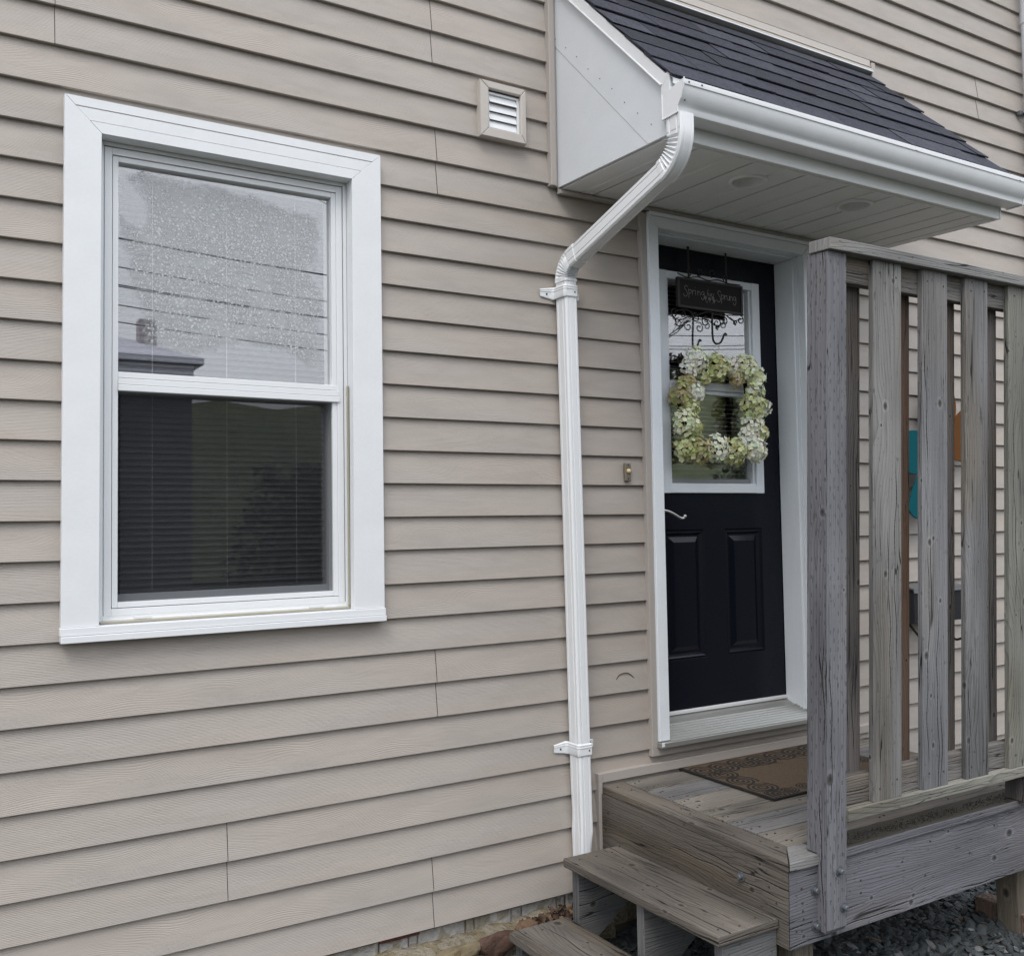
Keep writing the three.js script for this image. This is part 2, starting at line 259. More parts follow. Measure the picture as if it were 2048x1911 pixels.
// --- foundation
{
  const F = part('foundation', house);
  const mt = texPair(512, 512, .5, .5, (x, y) => { const n = .5 * pn(x, y, 10, 10, 13) + .3 * pn(x, y, 40, 40, 14) + .2 * pn(x, y, 120, 120, 15); const st = sstep(.55, .75, pn(x, y, 18, 18, 16)); const l = .55 + .6 * n; return [l * (1 - .25 * st), l * (1 - .3 * st), l * (1 - .42 * st), n]; });
  const mortar = new THREE.MeshStandardMaterial({ map: mt[0], bumpMap: mt[1], bumpScale: .02, roughness: 1, color: C(.25, .22, .165) });
  const paint = new THREE.MeshStandardMaterial({ map: mt[0], bumpMap: mt[1], bumpScale: .008, roughness: .95, color: C(.34, .33, .31) });
  mesh('base_wall', metricUV(rbox(XL, XR, -.7, -.022, -.17, -.062, 0), 'x'), mortar, F);
  const joints = [.95, 1.16, 1.36, 1.472, 1.508, 1.70, 1.735, 1.894, 1.94, 2.10, 2.14, 2.3];
  for (let i = 0; i < joints.length - 1; i++) mesh('brick', metricUV(rbox(joints[i] + .0014, joints[i + 1] - .0014, -.12, -.004, -.075, -.022 + rr(-.006, .004), .008, 2), 'x', rr(0, 1), rr(0, 1)), paint, F);
  mesh('brick', metricUV(rbox(1.36, 1.51, -.026, -.0115, -.07, -.012, .004, 2), 'x'), new THREE.MeshStandardMaterial({ map: mt[0], bumpMap: mt[1], bumpScale: .01, color: C(.10, .035, .028), roughness: 1 }), F, 'dark red brick chip just under the siding');
  // rough mortared ledge with rubble stones
  const nx = 90, nz = 14, lg = new THREE.PlaneGeometry(1.5, .36, nx, nz), lp = lg.attributes.position;
  for (let i = 0; i < lp.count; i++) {
    const x = lp.getX(i) + 1.55, t = lp.getY(i) / .36 + .5; // t=1 top
    const n = pn((x + 3) / 6 % 1, t, 60, 5, 91) - .5, n2 = pn((x + 3) / 6 % 1, t, 220, 18, 92) - .5;
    const s = 1 - t; const z = -.03 + .085 * sstep(0, .16, s) + .05 * s + .022 * n + .010 * n2, y = -.058 - .02 * sstep(0, .16, s) - .30 * Math.max(0, s - .12) + .016 * n + .006 * n2;
    lp.setXYZ(i, x, y, z);
  }
  lg.computeVertexNormals(); mesh('mortar_ledge', metricUV(lg, 'x'), mortar, F);
  const stones = [[1.775, -.112, .062, .075, .040, .085, .046, .032], [1.62, -.115, .058, .085, .032, .19, .15, .09], [1.905, -.082, .05, .045, .018, .14, .085, .05], [1.50, -.13, .07, .06, .03, .07, .075, .085], [1.42, -.10, .06, .05, .028, .20, .17, .12], [1.30, -.12, .07, .06, .03, .16, .12, .07], [1.84, -.18, .10, .055, .03, .12, .11, .10], [1.70, -.19, .11, .07, .035, .15, .12, .08], [1.56, -.19, .11, .06, .035, .09, .09, .09], [1.96, -.13, .08, .045, .03, .10, .09, .08], [1.42, -.18, .11, .06, .03, .13, .08, .05], [2.03, -.19, .10, .05, .035, .15, .14, .12]];
  for (const [x, y, z, a, b, r, g, bl] of stones) {
    const sg = new THREE.IcosahedronGeometry(1, 3), sp = sg.attributes.position;
    for (let i = 0; i < sp.count; i++) { const v = new THREE.Vector3().fromBufferAttribute(sp, i); const n = 1 + .22 * Math.sin(v.x * 3 + x * 40) * Math.cos(v.y * 2.4 + y * 90) + .12 * Math.sin(v.z * 5 + v.x * 4 + x * 11); v.multiplyScalar(n); v.set(Math.sign(v.x) * Math.pow(Math.abs(v.x), .8), Math.sign(v.y) * Math.pow(Math.abs(v.y), .8), v.z); sp.setXYZ(i, v.x * a, v.y * b, v.z * .028); }
    sg.computeVertexNormals(); T(sg, x, y + .022, z + .012);
    mesh('stone', metricUV(sg, 'x', rr(0, 1), rr(0, 1)), new THREE.MeshStandardMaterial({ map: mt[0], bumpMap: mt[1], bumpScale: .006, roughness: .85, color: C(r, g, bl) }), F);
  }
}

// --- window
{
  const w = part('window', house, [0, 0, 0], 'white single-hung window with dirty upper pane and insect screen below');
  const zf = .022, zb = -.0135;
  const oL = .352, oR = 1.374, oT = 2.723, iL = .456, iR = 1.266, iT = 2.62, b = 1.128;
  const mitre = (t, side) => { const f = t; return side < 0 ? oL + (iL - oL) * f : oR + (iR - oR) * f; };
  const yy = t => oT + (iT - oT) * t;
  const strip = (t0, t1, z) => prism([[mitre(t0, -1), yy(t0)], [mitre(t1, -1), yy(t1)], [mitre(t1, 1), yy(t1)], [mitre(t0, 1), yy(t0)]].reverse(), zb, z, 'xy', [], .001);
  mesh('casing', [strip(0, .28, zf), strip(.292, .66, zf - .0012), strip(.672, 1, zf)], M.white, w);
  const side = (s) => { const o = s < 0 ? oL - .004 : oR, i2 = s < 0 ? iL - .004 : iR - .004; const p = [[o, b], [i2, b], [s < 0 ? iL - .0006 : iR + .0006, iT], [s < 0 ? oL - .0006 : oR + .0006, oT]]; return prism(s < 0 ? p : p.reverse(), zb, zf, 'xy', [], .0012); };
  mesh('casing', side(-1), M.white, w); mesh('casing', side(1), M.white, w);
  mesh('sill', [rbox(.345, 1.376, 1.104, 1.1275, zb, .028, .002, 2), rbox(.347, 1.376, 1.083, 1.103, zb, .034, .002, 2)], M.white, w);
  mesh('jamb_liner', [rbox(iL - .006, iL, b, iT, -.13, zb, 0), rbox(iR, iR + .006, b, iT, -.13, zb, 0), rbox(iL, iR, iT, iT + .006, -.13, zb, 0), rbox(iL, iR, b - .02, b, -.13, zb, 0)], M.white, w);
  // frame, sash rails
  const ring = (x0, x1, y0, y1, t, z0, z1, r = .0015) => [rbox(x0, x0 + t, y0, y1, z0, z1, r), rbox(x1 - t, x1, y0, y1, z0, z1, r), rbox(x0 + t, x1 - t, y1 - t, y1, z0, z1, r), rbox(x0 + t, x1 - t, y0, y0 + t, z0, z1, r)];
  mesh('frame', [...ring(iL + .001, iR - .001, b + .001, iT - .001, .012, -.12, -.031), ...ring(iL + .014, iR - .014, b + .022, iT - .014, .010, -.12, -.040)], M.white, w);
  mesh('sash', [...ring(iL + .016, iR - .016, b + .022, iT - .016, .022, -.118, -.034), ...ring(iL + .040, iR - .016 - .022 - .0, b + .046, iT - .040, .017, -.118, -.038)].map(g => g), M.white, w);
  mesh('frame_sill', rbox(iL + .001, iR - .001, b + .0005, b + .0235, -.12, -.0345, .001), M.white, w);
  mesh('meeting_rail', [rbox(.512, 1.236, 1.884, 1.902, -.11, -.036, .002), rbox(.512, 1.236, 1.863, 1.8825, -.11, -.032, .002), rbox(.512, 1.236, 1.8425, 1.862, -.11, -.029, .002)], M.white, w);
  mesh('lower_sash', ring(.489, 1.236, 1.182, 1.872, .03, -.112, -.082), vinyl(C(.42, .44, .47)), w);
  mesh('pane', rbox(.512, 1.236, 1.90, 2.582, -.062, -.060, 0), M.glass, w);
  mesh('pane', rbox(.53, 1.21, 1.21, 1.85, -.098, -.096, 0), M.glass, w);
  const pos = [], scr = new THREE.MeshStandardMaterial({ color: C(.010, .011, .013), roughness: 1, transparent: true, opacity: .5 });
  mesh('insect_screen', new THREE.PlaneGeometry(.73, .68).translate(.872, 1.513, -.050), scr, w);
  mesh('caulk_line', [rbox(iL + .004, iR - .006, b + .001, b + .008, -.031, -.012, .002), rbox(iR - .006, iR - .003, b + .01, 1.9, -.03, -.016, .001)], M.caulk, w);
  for (const x of [.56, 1.12]) mesh('weep_cover', rbox(x, x + .05, b + .009, b + .019, -.031, -.0285, .002), M.white, w);
  // mineral film between the panes, torn outline and blisters
  const H = 512, W2 = 512, al = new Uint8Array(H * W2 * 4), co = new Uint8Array(H * W2 * 4);
  for (let j = 0; j < H; j++) for (let i = 0; i < W2; i++) {
    const x = i / W2, y = j / H, k = (j * W2 + i) * 4; // y=0 bottom
    const wob = .05 * (pn(x, y, 7, 7, 31) - .5) + .05 * (pn(x, y, 22, 22, 32) - .5) + .02 * (pn(x, y, 60, 60, 37) - .5);
    const lim = [x - (.015 + .05 * sstep(.7, .1, y)), (.93 + .03 * Math.sin(y * 7)) - x, y - (.10 + .05 * sstep(.25, .05, Math.abs(x - .6))), .965 - .08 * sstep(.55, .9, x) - y];
    const bite = Math.hypot(x - .03, (y - .80) * .95) - .085;
    const e = sstep(-.01, .05, Math.min(...lim, bite) + wob);
    let sp = 0; for (const [n, s] of [[66, 33], [104, 34]]) { const gx = Math.floor(x * n), gy = Math.floor(y * n); for (let a = -1; a <= 1; a++) for (let b2 = -1; b2 <= 1; b2++) { const cx = gx + a + hash(gx + a, gy + b2, s), cy = gy + b2 + hash(gx + a, gy + b2, s + 50); const d = Math.hypot(x * n - cx, (y * n - cy)); const on = hash(gx + a, gy + b2, s + 99); if (on > .42) sp = Math.max(sp, sstep(.55, .25, d) * on); } }
    const cloud = sstep(.42, .7, pn(x, y, 8, 11, 35) * .6 + pn(x, y, 30, 40, 36) * .4);
    const f = Math.max(Math.pow(sp, 1.6) * .9, cloud * .45), lum = .36 + .42 * f;
    co[k] = s2l(lum * .97); co[k + 1] = s2l(lum * (1.02 - .02 * f)); co[k + 2] = s2l(lum * (1 + .06 * f)); co[k + 3] = 255;
    const A = e * (.22 + .46 * f); al[k] = al[k + 1] = al[k + 2] = 255 * A; al[k + 3] = 255;
  }
  const mk = (d, s) => { const t = new THREE.DataTexture(d, W2, H, THREE.RGBAFormat); t.magFilter = THREE.LinearFilter; t.minFilter = THREE.LinearMipmapLinearFilter; t.generateMipmaps = true; if (s) t.colorSpace = THREE.SRGBColorSpace; t.needsUpdate = true; return t; };
  mesh('mineral_film', new THREE.PlaneGeometry(.706, .666).translate(.874, 2.241, -.0588), new THREE.MeshStandardMaterial({ map: mk(co, 1), alphaMap: mk(al, 0), transparent: true, roughness: 1 }), w, 'whitish speckled film of deposits on the upper pane');
}
{ // blind behind the window
  const o = thing('window_blind', 'horizontal slat blind hanging behind the glass of the white window', 'blind', [.872, 2.56, -.145]);
  const sl = new THREE.BufferGeometry(); const P = [], n = 6; for (let i = 0; i < n; i++) { const a = -.0125 + .025 * i / n, b = -.0125 + .025 * (i + 1) / n, f = t => .0018 - (t * t) * 12; for (const [x, t] of [[-.362, a], [.362, a], [.362, b], [-.362, a], [.362, b], [-.362, b]]) P.push(x, f(t), t); }
  sl.setAttribute('position', new THREE.Float32BufferAttribute(P, 3)); sl.computeVertexNormals(); sl.setAttribute('uv', new THREE.Float32BufferAttribute(new Float32Array(P.length / 3 * 2), 2));
  for (let i = 0; i < 66; i++) { const m = mesh('slat', sl, M.slat, o); m.position.set(0, -.02 - i * .0203, .002 * Math.sin(i)); m.rotation.x = .62 + rr(-.03, .03); m.rotation.z = rr(-.0015, .0015); }
  mesh('head_rail', rbox(-.365, .365, -.01, .03, -.015, .015, .003), M.slat, o);
  for (const x of [-.24, .0, .24]) mesh('ladder_cord', new THREE.CylinderGeometry(.0009, .0009, 1.34, 5).translate(x, -.67, .014), M.doorSlat, o);
}

// --- exhaust vent
{
  const v = part('dryer_vent', house, [0, 0, 0], 'small beige framed white louvre vent left of the door roof');
  const o = rect(1.785, 1.989, 2.878, 3.096), i = rect(1.822, 1.966, 2.914, 3.066);
  for (let s = 0; s < 4; s++) { const n = (s + 1) % 4, g = prism([o[s], o[n], i[n], i[s]], -.012, .026, 'xy', [], .004); g.translate((s === 1 ? -.0006 : s === 3 ? .0006 : 0), (s === 0 ? .0006 : s === 2 ? -.0006 : 0), 0); mesh('mount_block', g, M.beigeLight, v); }
  mesh('hood', [prism(rect(1.822, 1.966, 2.914, 3.066), -.012, .010, 'xy', [rect(1.832, 1.955, 2.921, 3.052)])], M.white, v);
  mesh('hood_throat', rbox(1.83, 1.957, 2.918, 3.055, -.013, -.009, 0), M.dark, v);
  for (let s = 0; s < 4; s++) { const g = rbox(-.0605, .0605, -.0345, 0, -.0012, .0012, .0005); const m = mesh('louvre', g, M.white, v); m.position.set(1.8935, 3.052 - s * .0325, .000); m.rotation.x = s === 0 ? -.42 : -.30; }
  mesh('dirt_rim', [rbox(1.823, 1.965, 3.060, 3.066, .008, .013, .002), rbox(1.823, 1.85, 2.914, 2.918, .008, .013, .001), rbox(1.93, 1.965, 2.914, 2.917, .008, .013, .001)], M.rust, v);
}

// --- porch roof
const RY = z => 3.645 - 1.035 * z, PX0 = 2.142, PX1 = 4.06;
{
  const P = part('porch_roof', house, [0, 0, 0], 'small sloped roof over the door with dark shingles, white cheeks and white soffit');
  const SB = z => 2.741 - .033 * z;
  const seamZ = y => .002 + (3.32 - y) * .9544;
  // cheeks
  const lowP = [[0, SB(0)], [.567, SB(.567)], [0, 3.318]], upP = [[.5685, SB(.5685)], [.667, SB(.667)], [.667, 2.893], [.02, 3.565], [0, 3.585], [0, 3.3205]];
  for (const [x, s] of [[PX0, 1], [PX1 - .012, -1]]) {
    mesh('cheek_panel', prism(lowP, x + (s > 0 ? .0015 : 0), x + .012 - (s > 0 ? 0 : .0015), 'zy'), M.panel, P); mesh('cheek_panel', prism(upP, x, x + .012, 'zy'), M.panel, P);
  }
  const pins = []; for (let i = 0; i < 9; i++) { const t = i / 8, z = .012 + t * .578, y = 3.345 - t * .566 + (i % 3 - 1) * .004; pins.push(new THREE.CylinderGeometry(.0017, .0017, .004, 8).rotateZ(Math.PI / 2).translate(PX0 - .0008, y, z)); }
  mesh('nail', pins, M.steel, P);
  // rake trim: flat band with a bent lower lip
  const d = new THREE.Vector2(.695, -.719);
  for (const [x, s] of [[PX0, -1], [PX1, 1]]) {
    const off = (z, dn) => [z - dn * .695, RY(z) - dn * .719];
    const q = (a, b2) => [[a, off, b2]];
    const A = off(.0, .012), B = off(.70, .012), Cc = off(.70, .052), D = off(.035, .052);
    const e1 = [[A[0] + .009, A[1] - .009], B, off(.70, .046), off(.035, .046)];
    mesh('rake_trim', [prism(e1, Math.min(x, x + s * .011), Math.max(x, x + s * .011), 'zy', [], .001), prism([off(.035, .0462), off(.695, .0462), off(.695, .053), off(.04, .053)], Math.min(x, x + s * .017), Math.max(x, x + s * .017), 'zy', [], .002)], M.white, P);
  }
  // roof deck, drip edge, fascia
  mesh('roof_deck', prism([[.0, 3.632], [.705, RY(.705) - .013], [.705, RY(.705) - .03], [.0, 3.60]], PX0 + .002, PX1 - .002, 'zy'), M.dark, P);
  mesh('fascia', [rbox(PX0 + .012, PX1 - .0125, 2.7195, 2.86, .648, .6655, .001), rbox(PX0 + .012, PX1 - .0125, 2.7165, 2.7192, .628, .6655, 0)], M.soffit, P);
  mesh('rake_return', [rbox(2.1315, 2.160, 2.84, 2.925, .655, .700, .002)], M.white, P);
  mesh('drip_edge', prism([[.672, RY(.672) - .012], [.712, RY(.712) - .0095], [.712, RY(.712) - .03], [.709, RY(.709) - .03], [.709, RY(.709) - .013]], PX0 - .004, PX1 + .004, 'zy'), M.white, P);
  // soffit panels with a V groove each, two light openings cut through
  const ev = new Evaluator(); ev.attributes = ['position', 'normal', 'uv'];
  const lamps = [[2.708, .479], [3.31, .487]];
  const edges = [2.154, 2.31, 2.58, 2.85, 3.09, 3.355, 3.62, 3.88, 4.048];
  for (let i = 0; i < edges.length - 1; i++) {
    const a = edges[i] + .005, b = edges[i + 1] - .005, m = (a + b) / 2 + .02;
    let g = prism([[a, 0], [a, .008], [b, .008], [b, 0], [m + .007, 0], [m + .003, .007], [m - .003, .007], [m - .007, 0]], 0.002, .646, 'xy');
    const p = g.attributes.position; for (let k = 0; k < p.count; k++) p.setY(k, p.getY(k) + SB(p.getZ(k)) - .006);
    g.computeVertexNormals();
    if (lamps.some(l => l[0] + .07 > a && l[0] - .07 < b)) {
      let br = new Brush(g); br.updateMatrixWorld();
      for (const l of lamps) { const c = new Brush(T(new THREE.CylinderGeometry(.062, .062, .2, 40).toNonIndexed(), l[0], 2.72, l[1])); c.updateMatrixWorld(); br = ev.evaluate(br, c, SUBTRACTION); }
      g = br.geometry; g = g.index ? g.toNonIndexed() : g; g.computeVertexNormals();
    }
    mesh('soffit_panel', g, M.soffit, P);
  }
  mesh('soffit_cavity', rbox(PX0 + .013, PX1 - .013, 2.80, 2.815, .002, .646, 0), M.dark, P);
  mesh('soffit_channel', [rbox(PX0 + .002, PX1 - .002, 2.716, 2.7305, .001, .022, .001), rbox(PX0 + .002, PX1 - .002, 2.728, 2.744, .001, .010, .001)], M.beige, P);
  // side channel on the wall, flashing on top
  for (const x of [2.1045, PX1 + .001]) mesh('side_channel', [rbox(x, x + .026, 2.742, 3.70, -.012, .020, .003, 2), rbox(x + .0262, x + .036, 2.742, 3.66, -.012, .012, .002, 2)], M.beige, P);
  mesh('flashing', [rbox(2.15, 4.06, 3.652, 3.664, -.01, .026, .002), rbox(2.15, 4.058, 3.6645, 3.712, -.012, .012, .002), rbox(2.15, 4.058, 3.676, 3.681, .012, .0165, .001)], M.beigeLight, P);
  mesh('flashing_lip', rbox(2.15, 4.062, 3.645, 3.6515, -.005, .030, .0015), M.white, P);
  // shingles
  const st = texPair(512, 512, .25, .25, (x, y) => { const n = hash(Math.floor(x * 64), Math.floor(y * 64), 41), n2 = hash(Math.floor(x * 36), Math.floor(y * 36), 42), m = pn(x, y, 6, 6, 43); const l = .30 + .95 * n * n + .85 * n2 * n2 + .5 * (m - .5); return [l, l * 1.01, l * 1.1, .5 * n + .5 * n2]; });
  const sm = [[.024, .026, .040], [.038, .040, .057], [.029, .031, .047], [.048, .050, .067], [.018, .020, .031]].map(c => new THREE.MeshStandardMaterial({ map: st[0], bumpMap: st[1], bumpScale: .0018, roughness: .95, color: C(...c) }));
  const bas = new THREE.Matrix4(), X = new THREE.Vector3(1, 0, 0), D = new THREE.Vector3(0, -.719, .695), N = new THREE.Vector3(0, .695, .719);
  let slope = 0;
  for (let c = 0; c < 8; c++) {
    const z = .713 - .1045 * c; let zz = Math.max(z, -.02); let x = PX0 - .017 - [0, .21, .09, .31, .15, .26, .05, .18][c];
    while (x < PX1 + .015) {
      const w = [.46, .39, .52, .43, .36, .49][Math.floor(hash(c, Math.round(x * 100), 8) * 6)], x0 = Math.max(x, PX0 - .017), x1 = Math.min(x + w, PX1 + .010);
      if (x1 - x0 > .03) {
        const len = c > 5 ? .12 : .20, thick = hash(c, Math.round(x * 100), 17) > .5 ? .0065 : .0035;
        const zl = zz + (hash(c, Math.round(x * 100), 18) - .5) * .003;
        const nx = 6, g = metricUV(rbox(-(x1 - x0) / 2 + .0028, (x1 - x0) / 2 - .0028, 0, thick, -len, 0, .0012), 'x', rr(0, 1), rr(0, 1));
        bas.makeBasis(X, N, D); bas.setPosition((x0 + x1) / 2, RY(zl) - .009 + .719 * .0052, zl + .695 * .0052); g.applyMatrix4(new THREE.Matrix4().makeRotationX(-.045)); g.applyMatrix4(bas);
        mesh('shingle', g, sm[Math.floor(hash(c, Math.round(x * 100), 19) * 5)], P);
      }
      x += w;
    }
  }
}
// --- gutter and downspout
{
  const G = part('gutter', house, [0, 0, 0], 'white metal gutter along the edge of the door roof');
  const outer = [[.670, 2.850], [.670, 2.7675], [.742, 2.7675], [.744, 2.771], [.744, 2.786], [.747, 2.791], [.753, 2.796], [.761, 2.806], [.768, 2.820], [.7725, 2.836], [.7745, 2.848], [.7785, 2.850], [.7785, 2.866], [.777, 2.8675], [.764, 2.8675]];
  const inner = [[.764, 2.866], [.7765, 2.8655], [.7765, 2.852], [.7725, 2.8495], [.7705, 2.837], [.766, 2.821], [.759, 2.8075], [.7515, 2.798], [.745, 2.792], [.742, 2.787], [.742, 2.7695], [.6715, 2.7695], [.6715, 2.850]];
  const tr = prism([...outer, ...inner], 2.1285, 4.098, 'zy'); mesh('trough', toCreasedNormals(tr, .75), M.whiteAlu, G);
  const capPoly = outer.slice(0, 15).map(p => p);
  for (const [x, s] of [[2.1255, -1], [4.098, 1]]) {
    const g = [prism(capPoly, x, x + .003, 'zy')];
    const fl = [[.668, 2.852], [.668, 2.7655], [.7445, 2.7655], [.7465, 2.787], [.763, 2.806], [.7755, 2.836], [.7805, 2.85], [.7805, 2.869]];
    for (let i = 0; i < fl.length - 1; i++) { const a = fl[i], b = fl[i + 1]; g.push(tube([[x + s * .0005, a[1], a[0]], [x + s * .0005, (a[1] + b[1]) / 2, (a[0] + b[0]) / 2], [x + s * .0005, b[1], b[0]]], .003, 3, 6)); }
    mesh('end_cap', g, M.whiteAlu, G);
  }
  const sc = []; for (const [x, z, y] of [[2.148, .779, 2.858], [2.205, .779, 2.859], [2.143, .762, 2.803], [2.155, .71, 2.7665], [2.155, .69, 2.7665]]) sc.push(T(new THREE.SphereGeometry(.0034, 10, 8), x, y, z));
  mesh('screw', sc, M.steel, G);
  for (const x of [3.32, 4.02]) mesh('hidden_hanger', rbox(x, x + .012, 2.851, 2.866, .778, .7805, .001), M.whiteAlu, G);

  const S = part('downspout', house, [0, 0, 0], 'white ribbed metal downspout running from the gutter down the wall');
  const rp = (w, d, rib, pin = 0) => { // rounded rectangle with shallow ribs; w along x, d along the frame normal
    const pts = [], hw = w / 2, hd = d / 2, c = .006;
    const sideU = [-1, -.8, -.68, -.6, -.5, -.42, -.3, .3, .42, .5, .6, .68, .8, 1], gr = [0, 0, 0, 1, 1, 0, 0, 0, 0, 1, 1, 0, 0, 0];
    const edge = (ax, ay, bx, by, nx, ny, amp) => sideU.forEach((u, i) => { const t = (u + 1) / 2; pts.push([ax + (bx - ax) * t - nx * gr[i] * rib * amp, ay + (by - ay) * t - ny * gr[i] * rib * amp]); });
    edge(-hw + c, -hd, hw - c, -hd, 0, -1, 1); edge(hw, -hd + c, hw, hd - c, 1, 0, 1); edge(hw - c, hd, -hw + c, hd, 0, 1, 1); edge(-hw, hd - c, -hw, -hd + c, -1, 0, 1);
    return pts;
  };
  const cx = 2.146, w = .056, dd = .072;
  // straight runs
  const pipe = (a, b, n, k = 1) => sweep(() => rp(w * k, dd * k, .0022), [0, 1].map(t => ({ x: a[0] + (b[0] - a[0]) * t, y: a[1] + (b[1] - a[1]) * t, z: a[2] + (b[2] - a[2]) * t, ny: n[0], nz: n[1] })), true);
  // elbows: arc frames; pleats pinch the inner bend and the sides
  function elbow(p0, d0, d1, R, n, scale, pleats, flipIn) {
    const a0 = Math.atan2(d0[1], d0[0]), a1 = Math.atan2(d1[1], d1[0]); // angles in (z,y)
    let da = a1 - a0; while (da > Math.PI) da -= 2 * Math.PI; while (da < -Math.PI) da += 2 * Math.PI;
    const fr = []; let z = p0[1], y = p0[0]; const step = R * Math.abs(da) / n;
    for (let i = 0; i <= n; i++) { const a = a0 + da * i / n; fr.push({ x: p0[2], y, z, ny: Math.cos(a), nz: -Math.sin(a), a }); z += Math.cos(a + da / n / 2) * step; y += Math.sin(a + da / n / 2) * step; }
    const inner = da > 0 ? 1 : -1; // left of the heading is +normal
    const g = sweep(i => rp(w * scale, dd * scale, .0016).map(([a, b]) => { const t = i / n, on = t > .1 && t < .9 && i % 2 ? 1 : 0; const q = sstep(-1.0, -.15, inner * b / (dd / 2)); const sgn = Math.abs(a) / (w / 2); return [a - Math.sign(a) * .0095 * on * pleats * q * sstep(.75, 1, sgn), b - inner * .009 * on * pleats * sstep(.5, 1, inner * b / (dd / 2))]; }), fr, true);
    return { g, end: fr[n] };
  }
  const al = 17.5 * Math.PI / 180, uz = -Math.cos(al), uy = -Math.sin(al), RB = .088;
  const A0 = { y: 2.715, z: .7185 };
  const A = elbow([A0.y, A0.z, cx + .012], [0, -1], [uz, uy], .118, 21, 1.10, 1);
  mesh('upper_elbow', [A.g, pipe([cx + .012, 2.7665, .7185], [cx + .012, A0.y - .002, .7185], [0, 1], 1.10)], M.whiteAlu, S);
  const zB = .044 + RB * (1 + uy), k0 = (A.end.z - zB) / -uz, yB = A.end.y + uy * k0;
  const ov = .03; mesh('slanted_pipe', pipe([cx + .012, A.end.y - uy * ov, A.end.z - uz * ov], [cx + .002, yB + uy * .01, zB + uz * .01], [-uz, uy]), M.whiteAlu, S);
  const B2 = elbow([yB, zB, cx + .002], [uz, uy], [0, -1], RB, 21, 1.08, 1);
  mesh('lower_elbow', [pipe([cx + .002, yB - uy * .035, zB - uz * .035], [cx + .002, yB, zB], [-uz, uy], 1.08), B2.g], M.whiteAlu, S);
  { const n = 60, yt = B2.end.y + .02, yb = -.05, fr = []; for (let i = 0; i <= n; i++) { const t = i / n; fr.push({ x: cx + .002 + .032 * t, y: yt + (yb - yt) * t, z: .044, ny: 0, nz: 1 }); }
    mesh('vertical_pipe', sweep(i => { const y = fr[i].y, k = sstep(.42, .16, y), k2 = .25 * sstep(1.4, .6, y); return rp(w, dd, .0022).map(([a, b], j) => { const q = pn(j / 56, (i + .5) / n, 9, 26, 66) - .5, e = Math.max(0, pn(j / 56, (i + .5) / n, 6, 14, 67) - .55); return [a * (1 - (k * .5 + k2 * .2) * e) + .003 * k * q, b - Math.sign(b) * (k + k2) * .020 * e + .003 * k * q]; }); }, fr, true), M.whiteAlu, S); }
  // straps
  for (const [y, dx] of [[2.312, 0], [.545, .026]]) {
    const x0 = 2.118 + dx, x1 = 2.176 + dx, h = .024, t = .0022, zf = .082;
    const prof = [[x0 - .066, .002], [x0 - .012, .002], [x0 - .003, .012], [x0 - .003, zf - .006], [x0 + .003, zf], [x1 - .003, zf], [x1 + .003, zf - .006], [x1 + .003, .012], [x1 + .012, .002], [x1 + .062, .002]];
    const rows = [[-h, 0], [-h + .004, t], [h - .019, t], [h - .017, t + .0018], [h - .0135, t + .0018], [h - .011, t], [h - .009, t + .0018], [h - .005, t + .0018], [h - .003, t], [h, 0]];
    const pos = [], nrm = (i) => { const a = prof[Math.max(0, i - 1)], b = prof[Math.min(prof.length - 1, i + 1)]; const l = Math.hypot(b[0] - a[0], b[1] - a[1]); return [-(b[1] - a[1]) / l, (b[0] - a[0]) / l]; };
    const V = (i, r) => { const n = nrm(i); let yy = rows[r][0]; if ((i === 0 || i === prof.length - 1)) yy *= .62; return [prof[i][0] + n[0] * rows[r][1], y + yy + (i > 2 && i < 7 ? 0 : 0), prof[i][1] + n[1] * rows[r][1]]; };
    for (let i = 0; i < prof.length - 1; i++) for (let r = 0; r < rows.length - 1; r++) { const q = [V(i, r), V(i + 1, r), V(i + 1, r + 1), V(i, r + 1)]; pos.push(...q[0], ...q[1], ...q[2], ...q[0], ...q[2], ...q[3]); }
    const g = new THREE.BufferGeometry(); g.setAttribute('position', new THREE.Float32BufferAttribute(pos, 3)); g.computeVertexNormals();
    mesh('strap', toCreasedNormals(g, .5), M.whiteAlu, S);
    mesh('strap_screw', [T(new THREE.SphereGeometry(.0038, 8, 6), x0 - .035, y - .004, .0045), T(new THREE.SphereGeometry(.0038, 8, 6), x1 - .014, y - .004, zf + .0015)], M.rust, S);
  }
}
// --- conduit at the right end of the wall
{
  const S = part('conduit', house, [5.412, 0, .046], 'grey white round pipe clamped to the wall at the right');
  mesh('pipe', T(new THREE.CylinderGeometry(.036, .036, 5.6, 28), 0, 2.7, 0), vinyl(C(.62, .64, .68)), S);
  for (const y of [4.27, 3.03]) mesh('coupling', T(new THREE.CylinderGeometry(.0395, .0395, .07, 28), 0, y, 0), vinyl(C(.62, .64, .68)), S);
  for (const y of [3.716]) mesh('clamp', [T(new THREE.TorusGeometry(.039, .004, 8, 28).rotateX(Math.PI / 2), 0, y, 0), rbox(-.062, -.034, y - .012, y + .012, -.05, -.028, .003)], M.steel, S);
}

